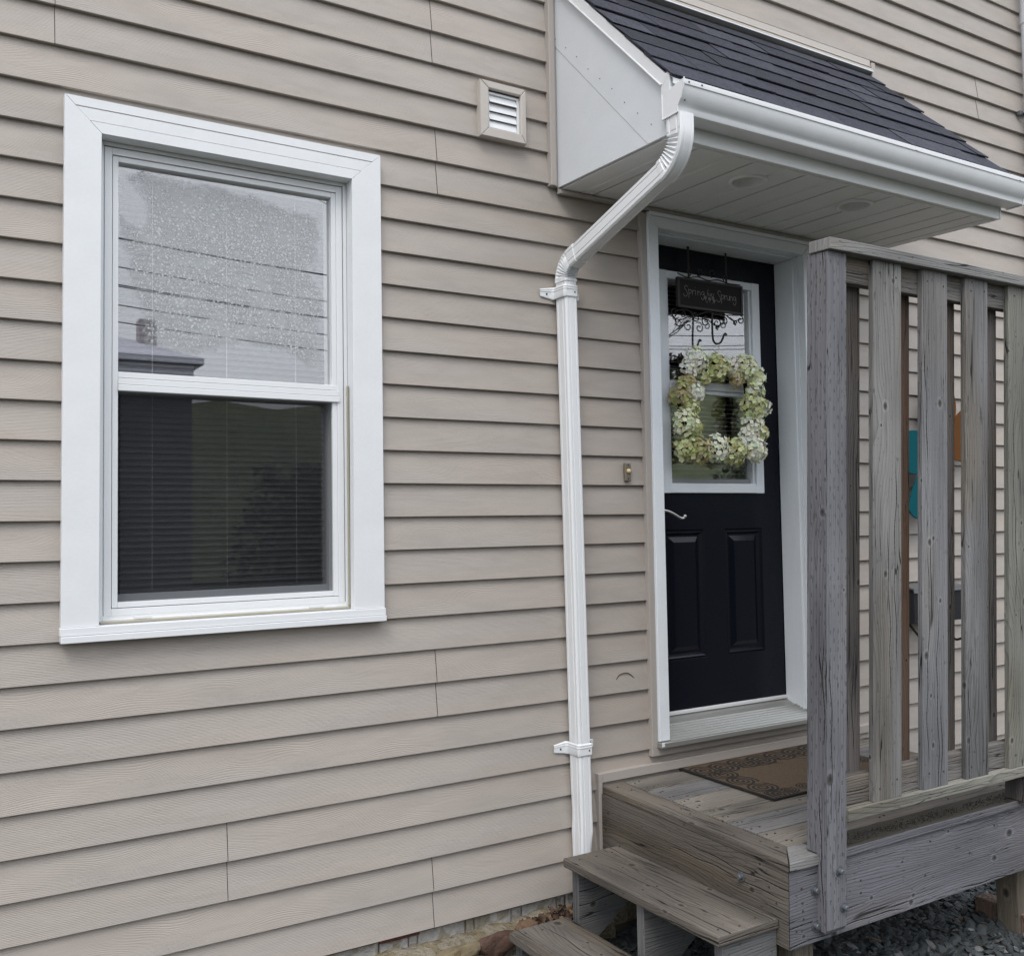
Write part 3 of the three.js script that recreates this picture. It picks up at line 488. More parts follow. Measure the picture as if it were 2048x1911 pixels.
// --- door and its frame
{
  const F = part('door_frame', house, [0, 0, 0], 'white casing and jambs around the black door');
  const zF = .028, zB = -.012, { x0, x1, y0, y1 } = DOOR;
  const oL = 2.584, oR = 3.556, oT = 2.694;
  mesh('channel_trim', [rbox(2.553, oL - .001, .452, 2.706, -.012, .016, .003, 2), rbox(oR + .001, 3.582, .452, 2.706, -.012, .016, .003, 2), rbox(2.554, 3.58, .452, .486, -.012, .0155, .003, 2)], M.beige, F);
  mesh('casing', prism([[oL, y0 + .012], [x0, y0 + .012], [x0, y1], [oL, oT]], zB, zF, 'xy', [], .002), M.doorWhite, F);
  mesh('casing', prism([[oR, y0 + .012], [oR, oT], [x1, y1], [x1, y0 + .012]], zB, zF, 'xy', [], .002), M.doorWhite, F);
  mesh('casing', prism([[oL + .001, oT], [x0 + .001, y1 + .0006], [x1 - .001, y1 + .0006], [oR - .001, oT]], zB, zF - .001, 'xy', [], .002), M.doorWhite, F);
  mesh('head_flashing', rbox(oL + .004, oR, oT + .001, oT + .017, -.012, .034, .002), M.doorWhite, F);
  // jambs with a stop
  mesh('jamb', [rbox(x0 - .03, x0, y0, y1 + .03, -.20, -.0125, 0), rbox(x0, x0 + .012, y0, y1, -.105, -.028, .001)], M.doorWhite, F);
  mesh('jamb', [rbox(x1, x1 + .03, y0, y1 + .03, -.20, -.0125, 0), rbox(x1 - .004, x1 + .001, y0 + .02, y1 - .002, -.147, -.0122, .0005), rbox(x1 - .011, x1 - .0035, y0 + .03, y1 - .009, -.147, -.033, .002)], M.doorWhite, F);
  mesh('jamb', [rbox(x0, x1, y1, y1 + .03, -.20, -.0125, 0), rbox(x0 + .012, x1 - .012, y1 - .008, y1, -.147, -.028, .002)], M.doorWhite, F);
  // threshold with ridges
  const th = [rbox(x0 - .06, x1 + .05, .487, .509, -.012, .047, .003, 2)];
  const pr = [[-.2, .47], [-.2, .566], [-.148, .566], [-.12, .556]]; for (let i = 0; i < 7; i++) { const z = -.085 + i * .018, y = .545 - i * .0055; pr.push([z - .0075, y], [z - .005, y + .0045], [z + .003, y + .0045], [z + .0055, y - .002]); } pr.push([.044, .511], [.044, .50], [-.1, .47]);
  th.push(prism(pr, x0 + .001, x1 - .001, 'zy')); mesh('threshold', th, M.alu, F);
  mesh('threshold_lip', [rbox(x0 - .06, x0 - .045, .494, .511, .046, .049, .002)], M.white, F);

  const D = part('door', house, [0, 0, 0], 'black half-glass door with two raised lower panels');
  const sx0 = x0 + .010, sx1 = x1 - .006, sy0 = .583, sy1 = y1 - .006, zS = -.15;
  const lite = rect(2.795, 3.36, 1.56, 2.50), P1 = rect(2.778, 3.014, .80, 1.372), P2 = rect(3.140, 3.376, .80, 1.372);
  mesh('slab', [prism(rect(sx0, sx1, sy0, sy1), zS - .044, zS, 'xy', [lite, P1, P2]), rbox(sx0 + .01, sx1 - .01, sy0 + .01, 1.5, zS - .043, zS - .02, 0)], M.doorBlack, D);
  for (const [a, , c] of [P1, P2].map(p => [p[0], 0, p[2]])) {
    const g = []; const x0p = a[0], x1p = c[0], y0p = a[1], y1p = c[1];
    const rings = [[0, 0], [.004, -.004], [.010, .002], [.016, -.003], [.024, -.012], [.032, -.012], [.056, .0005], [.058, .0005]], pos = [];
    for (let i = 0; i < rings.length - 1; i++) { const [t0, z0] = rings[i], [t1, z1] = rings[i + 1]; const A2 = [[x0p + t0, y0p + t0], [x1p - t0, y0p + t0], [x1p - t0, y1p - t0], [x0p + t0, y1p - t0]], B2 = [[x0p + t1, y0p + t1], [x1p - t1, y0p + t1], [x1p - t1, y1p - t1], [x0p + t1, y1p - t1]]; for (let k = 0; k < 4; k++) { const n = (k + 1) % 4; const q = [[...A2[k], zS + z0], [...A2[n], zS + z0], [...B2[n], zS + z1], [...B2[k], zS + z1]]; pos.push(...q[0], ...q[1], ...q[2], ...q[0], ...q[2], ...q[3]); } }
    const t = .058, z = zS + .0005; pos.push(x0p + t, y0p + t, z, x1p - t, y0p + t, z, x1p - t, y1p - t, z, x0p + t, y0p + t, z, x1p - t, y1p - t, z, x0p + t, y1p - t, z);
    const bg = new THREE.BufferGeometry(); bg.setAttribute('position', new THREE.Float32BufferAttribute(pos, 3)); bg.computeVertexNormals(); bg.setAttribute('uv', new THREE.Float32BufferAttribute(new Float32Array(pos.length / 3 * 2), 2));
    mesh('panel', bg, M.doorBlack, D);
  }
  const lf = (a, b, c2, d, z) => rbox(a, b, c2, d, zS - .035, zS + z, .003, 2);
  mesh('lite_frame', [lf(2.766, 2.818, 1.534, 2.528, .014), lf(3.338, 3.387, 1.534, 2.528, .014), lf(2.818, 3.338, 2.492, 2.527, .013), lf(2.818, 3.338, 1.535, 1.578, .013), lf(2.818, 2.832, 1.578, 2.492, .004), lf(3.324, 3.338, 1.578, 2.492, .004)], M.doorWhite, D);
  mesh('lite_rail', [lf(2.832, 3.324, 2.003, 2.038, .006), lf(2.832, 3.324, 1.985, 2.0025, -.004)], M.doorWhite, D);
  mesh('lite_lower_rail', rbox(2.832, 3.324, 1.579, 1.60, zS - .03, zS - .012, .002), vinyl(C(.25, .26, .27)), D);
  mesh('pane', rbox(2.822, 3.334, 2.03, 2.494, zS - .014, zS - .012, 0), M.glass, D);
  mesh('pane', rbox(2.822, 3.334, 1.59, 1.99, zS - .022, zS - .020, 0), M.glass, D);
  mesh('sweep', [rbox(sx0, sx1, sy0 - .016, sy0 + .0, zS - .03, zS + .012, .003, 2)], M.white, D);
  mesh('handle', [tube([[2.735, 1.458, zS + .055], [2.765, 1.452, zS + .055], [2.80, 1.438, zS + .054], [2.832, 1.424, zS + .052], [2.85, 1.424, zS + .05], [2.858, 1.434, zS + .05]], .0058, 24, 8), T(new THREE.SphereGeometry(.009, 12, 8), 2.857, 1.431, zS + .05), new THREE.CylinderGeometry(.01, .01, .055, 12).rotateX(Math.PI / 2).translate(2.722, 1.458, zS + .028), new THREE.CylinderGeometry(.028, .028, .008, 24).rotateX(Math.PI / 2).translate(2.722, 1.458, zS + .004)], M.nickel, D);
}
{ // blind in the door glass
  const o = thing('door_blind', 'white horizontal slat blind behind the glass of the black door', 'blind', [3.078, 2.49, -.222]);
  const P = [], n = 5; for (let i = 0; i < n; i++) { const a = -.0125 + .025 * i / n, b = -.0125 + .025 * (i + 1) / n, f = t => .0018 - t * t * 12; for (const [x, t] of [[-.262, a], [.262, a], [.262, b], [-.262, a], [.262, b], [-.262, b]]) P.push(x, f(t), t); }
  const sl = new THREE.BufferGeometry(); sl.setAttribute('position', new THREE.Float32BufferAttribute(P, 3)); sl.computeVertexNormals(); sl.setAttribute('uv', new THREE.Float32BufferAttribute(new Float32Array(P.length / 3 * 2), 2));
  for (let i = 0; i < 46; i++) { const m = mesh('slat', sl, M.doorSlat, o); m.position.set(0, -.01 - i * .0203, 0); m.rotation.x = .12 + rr(-.02, .02); }
  mesh('head_rail', rbox(-.265, .265, -.005, .025, -.015, .015, .003), M.doorSlat, o);
}
{ // recessed lights
  for (const [x, z, lab, dark] of [[2.708, .479, 'round recessed light in the soffit nearer the downspout, dark socket showing', 1], [3.31, .487, 'round recessed light in the soffit nearer the right end, plain white inside', 0]]) {
    const y = 2.735 - .033 * z; const o = thing('recessed_light', lab, 'light', [x, y, z], 'recessed lights in the soffit over the door');
    mesh('trim_ring', new THREE.LatheGeometry([[.058, .002], [.060, -.008], [.066, -.0115], [.074, -.009], [.0755, .0002]].map(p => new THREE.Vector2(...p)), 48), M.white, o);
    mesh('reflector', new THREE.LatheGeometry([[.059, .0], [.056, .012], [.044, .04], [.036, .055]].map(p => new THREE.Vector2(...p)), 40), M.soffit, o);
    mesh('socket', T(new THREE.CylinderGeometry(.037, .037, .004, 32), 0, .057, 0), M.soffit, o);
    if (dark) mesh('lamp_hole', [T(new THREE.CylinderGeometry(.017, .017, .012, 20), -.012, .048, .004), T(new THREE.BoxGeometry(.05, .012, .008), -.012, .049, .004)], M.dark, o);
  }
}
{ // doorbell
  const o = thing('doorbell', 'small bronze doorbell with cream round button on the siding left of the door', 'doorbell', [2.462, 1.614, -.003]);
  mesh('plate', rbox(-.0145, .0145, -.037, .037, 0, .016, .003, 2), new THREE.MeshStandardMaterial({ color: C(.26, .23, .18), metalness: .55, roughness: .45 }), o);
  mesh('button', [T(new THREE.SphereGeometry(.0095, 18, 12), 0, .004, .0175)], new THREE.MeshStandardMaterial({ color: C(.72, .58, .32), roughness: .4 }), o);
  mesh('screw', [T(new THREE.SphereGeometry(.003, 8, 6), 0, .029, .0155), T(new THREE.SphereGeometry(.003, 8, 6), 0, -.027, .0155)], M.rust, o);
}
// trim where the siding meets the porch
mesh('deck_trim', [rbox(2.297, 3.9, .386, .424, -.012, .014, .003, 2), rbox(2.277, 2.2965, .10, .424, -.012, .018, .003, 2)], M.beige, house);

// ------------------------------------------------------------------ porch
const porch = thing('porch', 'weathered grey wooden porch deck with railing and two steps', 'porch');
const bolt = (x, y, z, axis) => { const r = rr(0, 1); const g = [new THREE.CylinderGeometry(.0155, .0155, .003, 24).translate(0, .0015, 0), new THREE.CylinderGeometry(.0098, .0098, .011, 6).rotateY(r).translate(0, .0085, 0), new THREE.CylinderGeometry(.007, .0092, .002, 6).rotateY(r).translate(0, .015, 0)]; return g.map(q => { axis === 'z' ? q.rotateX(Math.PI / 2) : q.rotateZ(Math.PI / 2); return q.translate(x, y, z); }); };
{
  const K = part('deck', porch, [0, .375, 0]); K.rotation.x = .02;
  const XE = 3.78, th = .028;
  for (let i = 0; i < 6; i++) { const z0 = .020 + i * .1432, y = rr(-.001, .001); mesh('deck_board', board(2.4045, XE, -th + y, y, z0, Math.min(z0 + .139, .874), 'x', .004), M.deck[i % 3], K); }
  // mitred border boards
  const bl = metricUV(prism([[2.300, -.0], [2.400, -.0], [2.389, .876], [2.2825, .984]].map(p => [p[0], p[1] + .004]), -th, 0, 'xz', [], .003), 'z', .3, .1); mesh('border_board', bl, M.nose, K);
  const bf = metricUV(prism([[2.3915, .880], [XE, .880], [XE, .9885], [2.286, .9885]], -th, -.0005, 'xz', [], .003), 'x', .9, .02); mesh('border_board', bf, M.moss, K, 'mossy dark border board under the railing');
  // mossy stretch only under the rail: the corner piece left of the post is clean
  mesh('border_board', metricUV(prism([[2.3915, .879], [2.46, .879], [2.46, .990], [2.2855, .990]], -th - .0005, .001, 'xz', [], .003), 'x', .2, .12), M.cap, K);
  { const g = new THREE.TetrahedronGeometry(1, 0), n = 900, im = new THREE.InstancedMesh(g, new THREE.MeshStandardMaterial({ color: 0xffffff, roughness: 1 }), n), d = new THREE.Object3D(), cl = new THREE.Color();
    for (let i = 0; i < n; i++) { d.position.set(rr(2.51, XE), .001, .935 + .036 * (rnd() + rnd() - 1)); d.rotation.set(rr(0, 6), rr(0, 6), rr(0, 6)); d.scale.set(rr(.001, .006), rr(.001, .002), rr(.001, .003)); d.updateMatrix(); im.setMatrixAt(i, d.matrix); const t = rr(.4, 1.2); rnd() < .2 ? cl.setRGB(.12 * t, .10 * t, .07 * t) : cl.setRGB(.035 * t, .032 * t, .02 * t); im.setColorAt(i, cl); }
    im.name = 'moss_debris'; im.castShadow = im.receiveShadow = true; im.userData = { kind: 'stuff' }; K.add(im); }
  mesh('fascia_board', metricUV(prism([[2.290, 0], [2.290, .9802], [2.328, .9422], [2.328, 0]], -.268, -.0285, 'xz', [], .0015), 'z', .4, .02), M.fasciaL, K);
  mesh('fascia_board', metricUV(prism([[2.2915, .981], [XE, .981], [XE, .943], [2.3295, .943]], -.268, -.0285, 'xz', [], .0015), 'x', 1.3, .1), M.fasciaF, K);
  mesh('nosing_strip', board(2.50, XE, -.0265, -.001, .9805, .9905, 'x', .002), M.fasciaF, K);
  mesh('joist', [board(2.33, XE, -.25, -.03, .03, .07, 'x'), board(3.0, 3.04, -.25, -.03, .07, .94, 'z'), board(XE - .04, XE - .001, -.26, -.03, .07, .94, 'z')], M.footing, K);
  const nails = []; for (let i = 0; i < 6; i++) for (const x of [2.43, 2.455, 2.9, 2.915, 3.3]) for (const t of [.03, .105]) nails.push(T(new THREE.CylinderGeometry(.0038, .0038, .003, 7), x + rr(-.012, .012), .0002, .020 + i * .1432 + t + rr(-.008, .008)));
  for (const t of [.06, .12, .40, .46, .71, .80]) nails.push(T(new THREE.CylinderGeometry(.0036, .0036, .003, 7), 2.345 + rr(-.03, .03), .0006, t));
  for (const [y, z] of [[-.09, .06], [-.12, .05], [-.16, .045], [-.10, .90], [-.14, .93], [-.22, .85], [-.25, .92], [-.2, .3]]) nails.push(new THREE.CylinderGeometry(.0035, .0035, .003, 7).rotateZ(Math.PI / 2).translate(2.2895, y, z));
  for (const [x, y] of [[2.345, -.09], [2.348, -.135], [2.35, -.16], [2.352, -.185], [2.32, -.215], [2.62, -.12], [2.62, -.16], [2.83, -.10], [2.95, -.17], [2.98, -.06], [3.2, -.14], [3.35, -.07]]) nails.push(new THREE.CylinderGeometry(.0038, .0038, .003, 7).rotateX(Math.PI / 2).translate(x, y, .9812));
  const nm = mesh('nail_heads', nails, M.rust, K); nm.userData.kind = 'stuff';
  mesh('bolt', bolt(2.402, -.105, .981, 'z'), M.steel, K); mesh('bolt', bolt(2.402, -.215, .981, 'z'), M.steel, K);
  mesh('bolt', bolt(2.2895, -.105, .78, 'x'), M.steel, K);
}
function flip2(g) { if (g.index) { const a = g.index.array; for (let i = 0; i < a.length; i += 3) { const t = a[i + 1]; a[i + 1] = a[i + 2]; a[i + 2] = t; } } g.computeVertexNormals(); }
{
  const R = part('railing', porch, [0, .355, 1.0]); R.rotation.x = .039;
  const XE = 3.80;
  // corner post, notched over the deck edge
  const pg = prism([[.025, -.222], [.025, 1.899], [-.060, 1.899], [-.060, .004], [-.019, .004], [-.019, -.234], [.016, -.236]], 2.415, 2.5045, 'zy', [], .003);
  mesh('post', metricUV(pg, 'y', .2, .12), M.post, R);
  mesh('post', metricUV(prism([[.0, -.22], [.0, 1.899], [-.085, 1.899], [-.085, -.1], [-.019, -.1], [-.019, -.22]], 3.70, 3.79, 'zy', [], .003), 'y', 1.1, .02), M.post, R);
  mesh('bolt', bolt(2.467, -.045, .025, 'z'), M.steel, R); mesh('bolt', bolt(2.4865, -.162, .025, 'z'), M.steel, R);
  mesh('rail_cap', board(2.409, XE, 1.9005, 1.938, -.046, .041, 'x', .003), M.cap, R);
  mesh('top_rail', board(2.505, XE, 1.814, 1.900, -.038, 0, 'x'), M.rail, R);
  mesh('bottom_rail', board(2.505, XE, .1385, .229, -.038, 0, 'x'), M.rail, R);
  mesh('flat_rail', board(2.5055, XE, .1005, .1375, -.058, .029, 'x', .003), M.flatRail, R);
  mesh('spacer_block', board(3.48, 3.57, .0, .100, -.058, .02, 'y'), M.picketBack, R);
  [[2.640, 2.779], [2.891, 3.026], [3.130, 3.259], [3.388, 3.525], [3.63, 3.695]].forEach(([a, b], i) => mesh('picket', metricUV(prism([[a, 0], [b, 0], [b, .019], [b - .004, .0205], [a + .008, .0205], [a, .017]], .1388, 1.899, 'xz', [], 0), 'y', [.35, 1.2, .75, 1.6, .1][i], [.05, .18, .1, .2, 0][i]), M.picket[i % 4], R));
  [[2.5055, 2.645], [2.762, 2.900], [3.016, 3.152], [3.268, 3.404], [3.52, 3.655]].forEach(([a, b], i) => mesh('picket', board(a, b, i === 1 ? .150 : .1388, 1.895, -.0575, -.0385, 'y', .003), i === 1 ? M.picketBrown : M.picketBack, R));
  const nl = []; for (const [a, b] of [[2.640, 2.779], [2.891, 3.026], [3.130, 3.259], [3.388, 3.525]]) for (const y of [.185, 1.86]) for (const x of [a + .03, b - .025]) nl.push(new THREE.CylinderGeometry(.0036, .0036, .002, 7).rotateX(Math.PI / 2).translate(x + rr(-.006, .006), y + rr(-.012, .012), .0205));
  mesh('nail_heads', nl, M.rust, R).userData.kind = 'stuff';
}
{
  const S = part('steps', porch);
  const z0 = .115, z1 = .937;
  mesh('tread', board(2.035, 2.2885, .142, .1745, z0, z1, 'z', .006), M.tread, S);
  mesh('tread', board(1.783, 2.031, -.060, -.0265, z0 + .025, z1 + .02, 'z', .006), M.tread2, S);
  for (const z of [.135, .512, .886]) mesh('stringer', metricUV(prism([[2.2885, .1415], [2.062, .1415], [2.062, -.0605], [1.815, -.0605], [1.815, -.24], [1.97, -.24], [2.2885, -.02]], z, z + .038, 'xy', [], .002), 'x', rr(0, 2), rr(0, .2)), M.stringer, S);
  const nl = []; for (const z of [.16, .53, .90]) for (const x of [2.08, 2.14, 2.22]) nl.push(T(new THREE.CylinderGeometry(.004, .004, .003, 7), x + rr(-.01, .01), .1745, z + rr(-.012, .012))); for (const z of [.18, .54]) for (const x of [1.83, 1.90, 1.97]) nl.push(T(new THREE.CylinderGeometry(.004, .004, .003, 7), x + rr(-.01, .01), -.0265, z + rr(-.012, .012)));
  mesh('nail_heads', nl, M.rust, S).userData.kind = 'stuff';
  // posts under the deck
  const U = part('footing_posts', porch);
  mesh('support_post', board(2.345, 2.435, GY - .02, .12, .85, .939, 'y'), M.footing, U);
  mesh('support_post', board(3.60, 3.69, GY - .02, .33, .815, .904, 'y'), M.footing, U);
}
{ // two footing blocks under the deck
  const bt = texPair(256, 256, .2, .2, (x, y) => { const n = pn(x, y, 40, 40, 61) * .6 + pn(x, y, 12, 12, 62) * .4; const p = sstep(.74, .8, pn(x, y, 30, 30, 63)); return [.7 + .5 * n - .4 * p, .7 + .5 * n - .4 * p, .7 + .5 * n - .4 * p, n - p * .5]; });
  const bm = new THREE.MeshStandardMaterial({ map: bt[0], bumpMap: bt[1], bumpScale: .004, color: C(.155, .105, .078), roughness: .95 });
  for (const [a, b, c, d, l] of [[3.612, 3.74, .815, .925, 'brown concrete paver block in front of the porch support post'], [3.632, 3.715, .700, .782, 'brown concrete paver block deeper in shade behind the porch support post']]) {
    const o = thing('paver_block', l, 'paver', [(a + b) / 2, GY - .01, (c + d) / 2], 'paver blocks at the foot of the porch post'); mesh('block', metricUV(rbox(-(b - a) / 2, (b - a) / 2, 0, .105, -(d - c) / 2, (d - c) / 2, .006, 2), 'x'), bm, o);
  }
}
{ // doormat
  const cv = document.createElement('canvas'); cv.width = 1024; cv.height = 640; const c = cv.getContext('2d');
  c.fillStyle = '#715c47'; c.fillRect(0, 0, 1024, 640);
  c.fillStyle = '#7a644e'; c.fillRect(0, 0, 1024, 640);
  c.strokeStyle = '#221b16'; c.lineCap = 'round';
  const R = mulberry(77);
  const spiral = (x, y, r, dir) => { for (let w = 0; w < 1; w++) { c.lineWidth = r * .16; c.beginPath(); for (let i = 0; i <= 120; i++) { const t = i / 120, a = t * Math.PI * 6.2 * dir, q = r * (.1 + .9 * t); const px = x + Math.cos(a) * q, py = y + Math.sin(a) * q * .95; i ? c.lineTo(px, py) : c.moveTo(px, py); } c.stroke(); } };
  for (let i = 0; i < 9; i++) { spiral(75 + i * 140, 110 + 14 * (i % 2), 96, i % 2 ? 1 : -1); spiral(70 + i * 112, 575, 50, i % 2 ? -1 : 1); }
  for (let i = 0; i < 4; i++) { spiral(100, 215 + i * 130, 84, i % 2 ? 1 : -1); spiral(950, 190 + i * 115, 56, i % 2 ? -1 : 1); }
  for (let i = 0; i < 14; i++) { c.lineWidth = 7; c.beginPath(); const x = 150 + R() * 720, y = 140 + R() * 40; c.arc(x, y, 30 + R() * 40, R() * 3, 3 + R() * 3); c.stroke(); }
  c.fillStyle = '#2a2320'; c.fillRect(0, 0, 1024, 14); c.fillRect(0, 0, 16, 640); c.fillRect(0, 628, 1024, 12);
  for (let i = 0; i < 26000; i++) { const k = R(); c.fillStyle = k < .5 ? 'rgba(32,24,18,.35)' : 'rgba(150,122,92,.30)'; c.fillRect(R() * 1024, R() * 640, 1 + R() * 6, 1 + R() * 2); }
  const t = new THREE.CanvasTexture(cv); t.colorSpace = THREE.SRGBColorSpace;
  const fb = texPair(512, 512, 1, 1, (x, y) => { const n = pn(x, y, 180, 180, 88) * .6 + pn(x, y, 70, 90, 89) * .4; return [n, n, n, n]; })[1]; fb.repeat.set(2, 2);
  const o = thing('doormat', 'worn brown coir doormat with dark spiral pattern on the porch deck below the door', 'doormat', [2.70, .376, .0]); o.rotation.x = .02; o.rotation.y = .02;
  const g = new THREE.PlaneGeometry(.80, .52, 60, 40).rotateX(-Math.PI / 2).translate(.40, 0, .262), p = g.attributes.position;
  for (let i = 0; i < p.count; i++) p.setY(i, .0085 + .0016 * pn(p.getX(i) + 1 & 0 || (p.getX(i) / .8), p.getZ(i) / .52, 30, 20, 12));
  g.computeVertexNormals();
  mesh('pile', g, new THREE.MeshStandardMaterial({ map: t, bumpMap: fb, bumpScale: .006, roughness: 1, color: C(.52, .53, .52) }), o);
  mesh('backing', rbox(.0, .80, .0012, .0075, .002, .522, .003), M.dark, o);
}

// ------------------------------------------------------------------ hanging sign
{
  const o = thing('hanging_sign', 'small black chalkboard sign reading Spring has Sprung on scrolled iron brackets hung over the door', 'sign', [3.043, 2.425, -.104]);
  const cv = document.createElement('canvas'); cv.width = 1024; cv.height = 336; const c = cv.getContext('2d');
  c.fillStyle = '#1c1a1c'; c.fillRect(0, 0, 1024, 336);
  const Rn = mulberry(5); for (let i = 0; i < 500; i++) { c.fillStyle = 'rgba(120,115,115,' + (.03 * Rn()) + ')'; c.fillRect(Rn() * 1024, Rn() * 336, 30 * Rn(), 3); }
  c.strokeStyle = '#9a948d'; c.lineWidth = 5; c.lineCap = c.lineJoin = 'round';
  const G = { // single-stroke letters in a 1 x 1 box, y down, baseline at 1
    S: [[[.85, .12], [.55, -.1], [.2, .1], [.25, .4], [.7, .7], [.75, 1.15], [.4, 1.4], [.0, 1.25], [.02, 1.05]]], p: [[[.1, .35], [.18, .6], [.15, 1.5]], [[.15, .55], [.45, .35], [.7, .55], [.55, .9], [.18, .92]]],
    r: [[[.15, .4], [.2, 1]], [[.18, .65], [.4, .42], [.65, .48]]], i: [[[.25, .42], [.25, 1]], [[.25, .1], [.25, .14]]], n: [[[.12, .42], [.15, 1]], [[.15, .65], [.42, .4], [.62, .6], [.66, 1]]],
    g: [[[.7, .5], [.4, .4], [.15, .65], [.35, .95], [.68, .75], [.7, .45], [.74, 1.2], [.5, 1.55], [.15, 1.4], [.2, 1.2]]], u: [[[.12, .42], [.18, .9], [.45, 1], [.66, .8]], [[.66, .42], [.7, 1]]],
    h: [[[.25, -.15], [.15, 1]], [[.18, .6], [.42, .45], [.55, .65], [.55, 1]]], a: [[[.6, .5], [.3, .5], [.12, .8], [.35, 1], [.6, .75], [.62, .5], [.68, 1]]], s: [[[.6, .5], [.3, .5], [.3, .68], [.58, .8], [.5, 1], [.15, .97]]] };
  const word = (w, x, y, s, adv, slant = 0) => { for (const ch of w) { for (const st of G[ch]) { c.beginPath(); const q = st.map(p => [x + p[0] * s + slant * (1 - p[1]) * s, y + p[1] * s * 1.25]); c.moveTo(...q[0]); for (let i = 1; i < q.length - 1; i++) c.quadraticCurveTo(q[i][0], q[i][1], (q[i][0] + q[i + 1][0]) / 2, (q[i][1] + q[i + 1][1]) / 2); c.lineTo(...q[q.length - 1]); c.stroke(); } x += (ch === 'S' ? 1.0 : ch === 'i' || ch === 'r' ? .62 : .8) * adv; } };
  word('Spring', 70, 75, 82, 72); word('Sprung', 615, 82, 86, 66); c.lineWidth = 4; word('has', 445, 92, 62, 52, .2);
  const flower = (x, y, r) => { for (let i = 0; i < 5; i++) { const a = i * 1.257; c.beginPath(); c.arc(x + Math.cos(a) * r * .6, y + Math.sin(a) * r * .6, r * .42, 0, 7); c.stroke(); } c.beginPath(); c.moveTo(x, y + r); c.lineTo(x + 4, y + r * 2.2); c.stroke(); };
  c.lineWidth = 3.5; flower(425, 196, 22); flower(495, 205, 24); flower(550, 190, 20); flower(572, 222, 18);
  c.beginPath(); c.moveTo(440, 262); c.lineTo(452, 235); c.lineTo(464, 262); c.moveTo(540, 262); c.lineTo(560, 240); c.stroke();
  const t = new THREE.CanvasTexture(cv); t.colorSpace = THREE.SRGBColorSpace;
  const bw = .198, bh = .068;
  const bd = T(new THREE.PlaneGeometry(bw * 2 - .024, bh * 2 - .02), 0, 0, .0045);
  mesh('chalkboard', bd, new THREE.MeshStandardMaterial({ map: t, roughness: .9 }), o);
  const fr = new THREE.MeshStandardMaterial({ color: C(.016, .014, .014), roughness: .5 });
  mesh('board_frame', [rbox(-bw, bw, bh - .011, bh, -.006, .009, .002), rbox(-bw, bw, -bh, -bh + .011, -.006, .009, .002), rbox(-bw, -bw + .013, -bh + .011, bh - .011, -.006, .009, .002), rbox(bw - .013, bw, -bh + .011, bh - .011, -.006, .009, .002), rbox(-bw + .01, bw - .01, -bh + .008, bh - .008, -.006, .003, 0)], fr, o);
  const sp = (x, y, r, turns, a0, dir) => { const p = []; for (let i = 0; i <= 26; i++) { const u = i / 26, a = a0 + dir * u * turns * 6.283, q = r * (1 - .8 * u); p.push([x + Math.cos(a) * q, y + Math.sin(a) * q, 0]); } return tube(p, .0026, 40, 6); };
  const bar = (p, r = .0028) => tube(p.map(q => [q[0], q[1], 0]), r, 24, 6);
  mesh('scrollwork', [bar([[-.21, -.088], [-.15, -.074], [-.08, -.092], [-.02, -.072], [.03, -.078], [.09, -.074], [.14, -.098], [.20, -.082]]), sp(-.213, -.098, .022, 1.2, 1, 1), sp(-.165, -.098, .018, 1.1, 2, -1), sp(-.085, -.105, .024, 1.2, 1.5, 1), sp(-.030, -.118, .026, 1.3, 1, 1), sp(.038, -.118, .027, 1.3, 2.2, -1), sp(.085, -.105, .020, 1.2, 2, -1), sp(.185, -.090, .022, 1.2, 1.6, -1), sp(.15, -.108, .013, 1.1, 0, 1), bar([[.12, -.085], [.145, -.10], [.155, -.118]]), bar([[-.12, -.085], [-.10, -.105], [-.11, -.118]])], M.iron, o);
  mesh('top_scrollwork', [bar([[-.19, .085], [-.13, .072], [-.07, .082], [-.01, .072], [.05, .082], [.11, .073], [.19, .074]]), sp(-.06, .105, .02, 1.1, 4, 1), sp(.02, .108, .02, 1.1, 4.5, -1), sp(-.125, .098, .018, 1.2, 5, 1), sp(.10, .095, .018, 1.1, 4, -1)], M.iron, o);
  mesh('hanger_strap', [rbox(-.128, -.116, .07, .226, -.004, -.0015, .001), rbox(-.128, -.116, .224, .2265, -.06, -.0015, 0)], M.iron, o);
  mesh('hanger_strap', [rbox(.100, .112, .07, .226, -.004, -.0015, .001), rbox(.100, .112, .224, .2265, -.06, -.0015, 0)], M.iron, o);
  mesh('hook', tube([[.006, -.075, .004], [.004, -.13, .006], [.003, -.18, .008], [.006, -.205, .010], [.018, -.217, .014], [.036, -.212, .02], [.05, -.19, .024], [.058, -.172, .025], [.068, -.168, .025], [.070, -.176, .025]], .0046, 44, 8), M.iron, o);
}
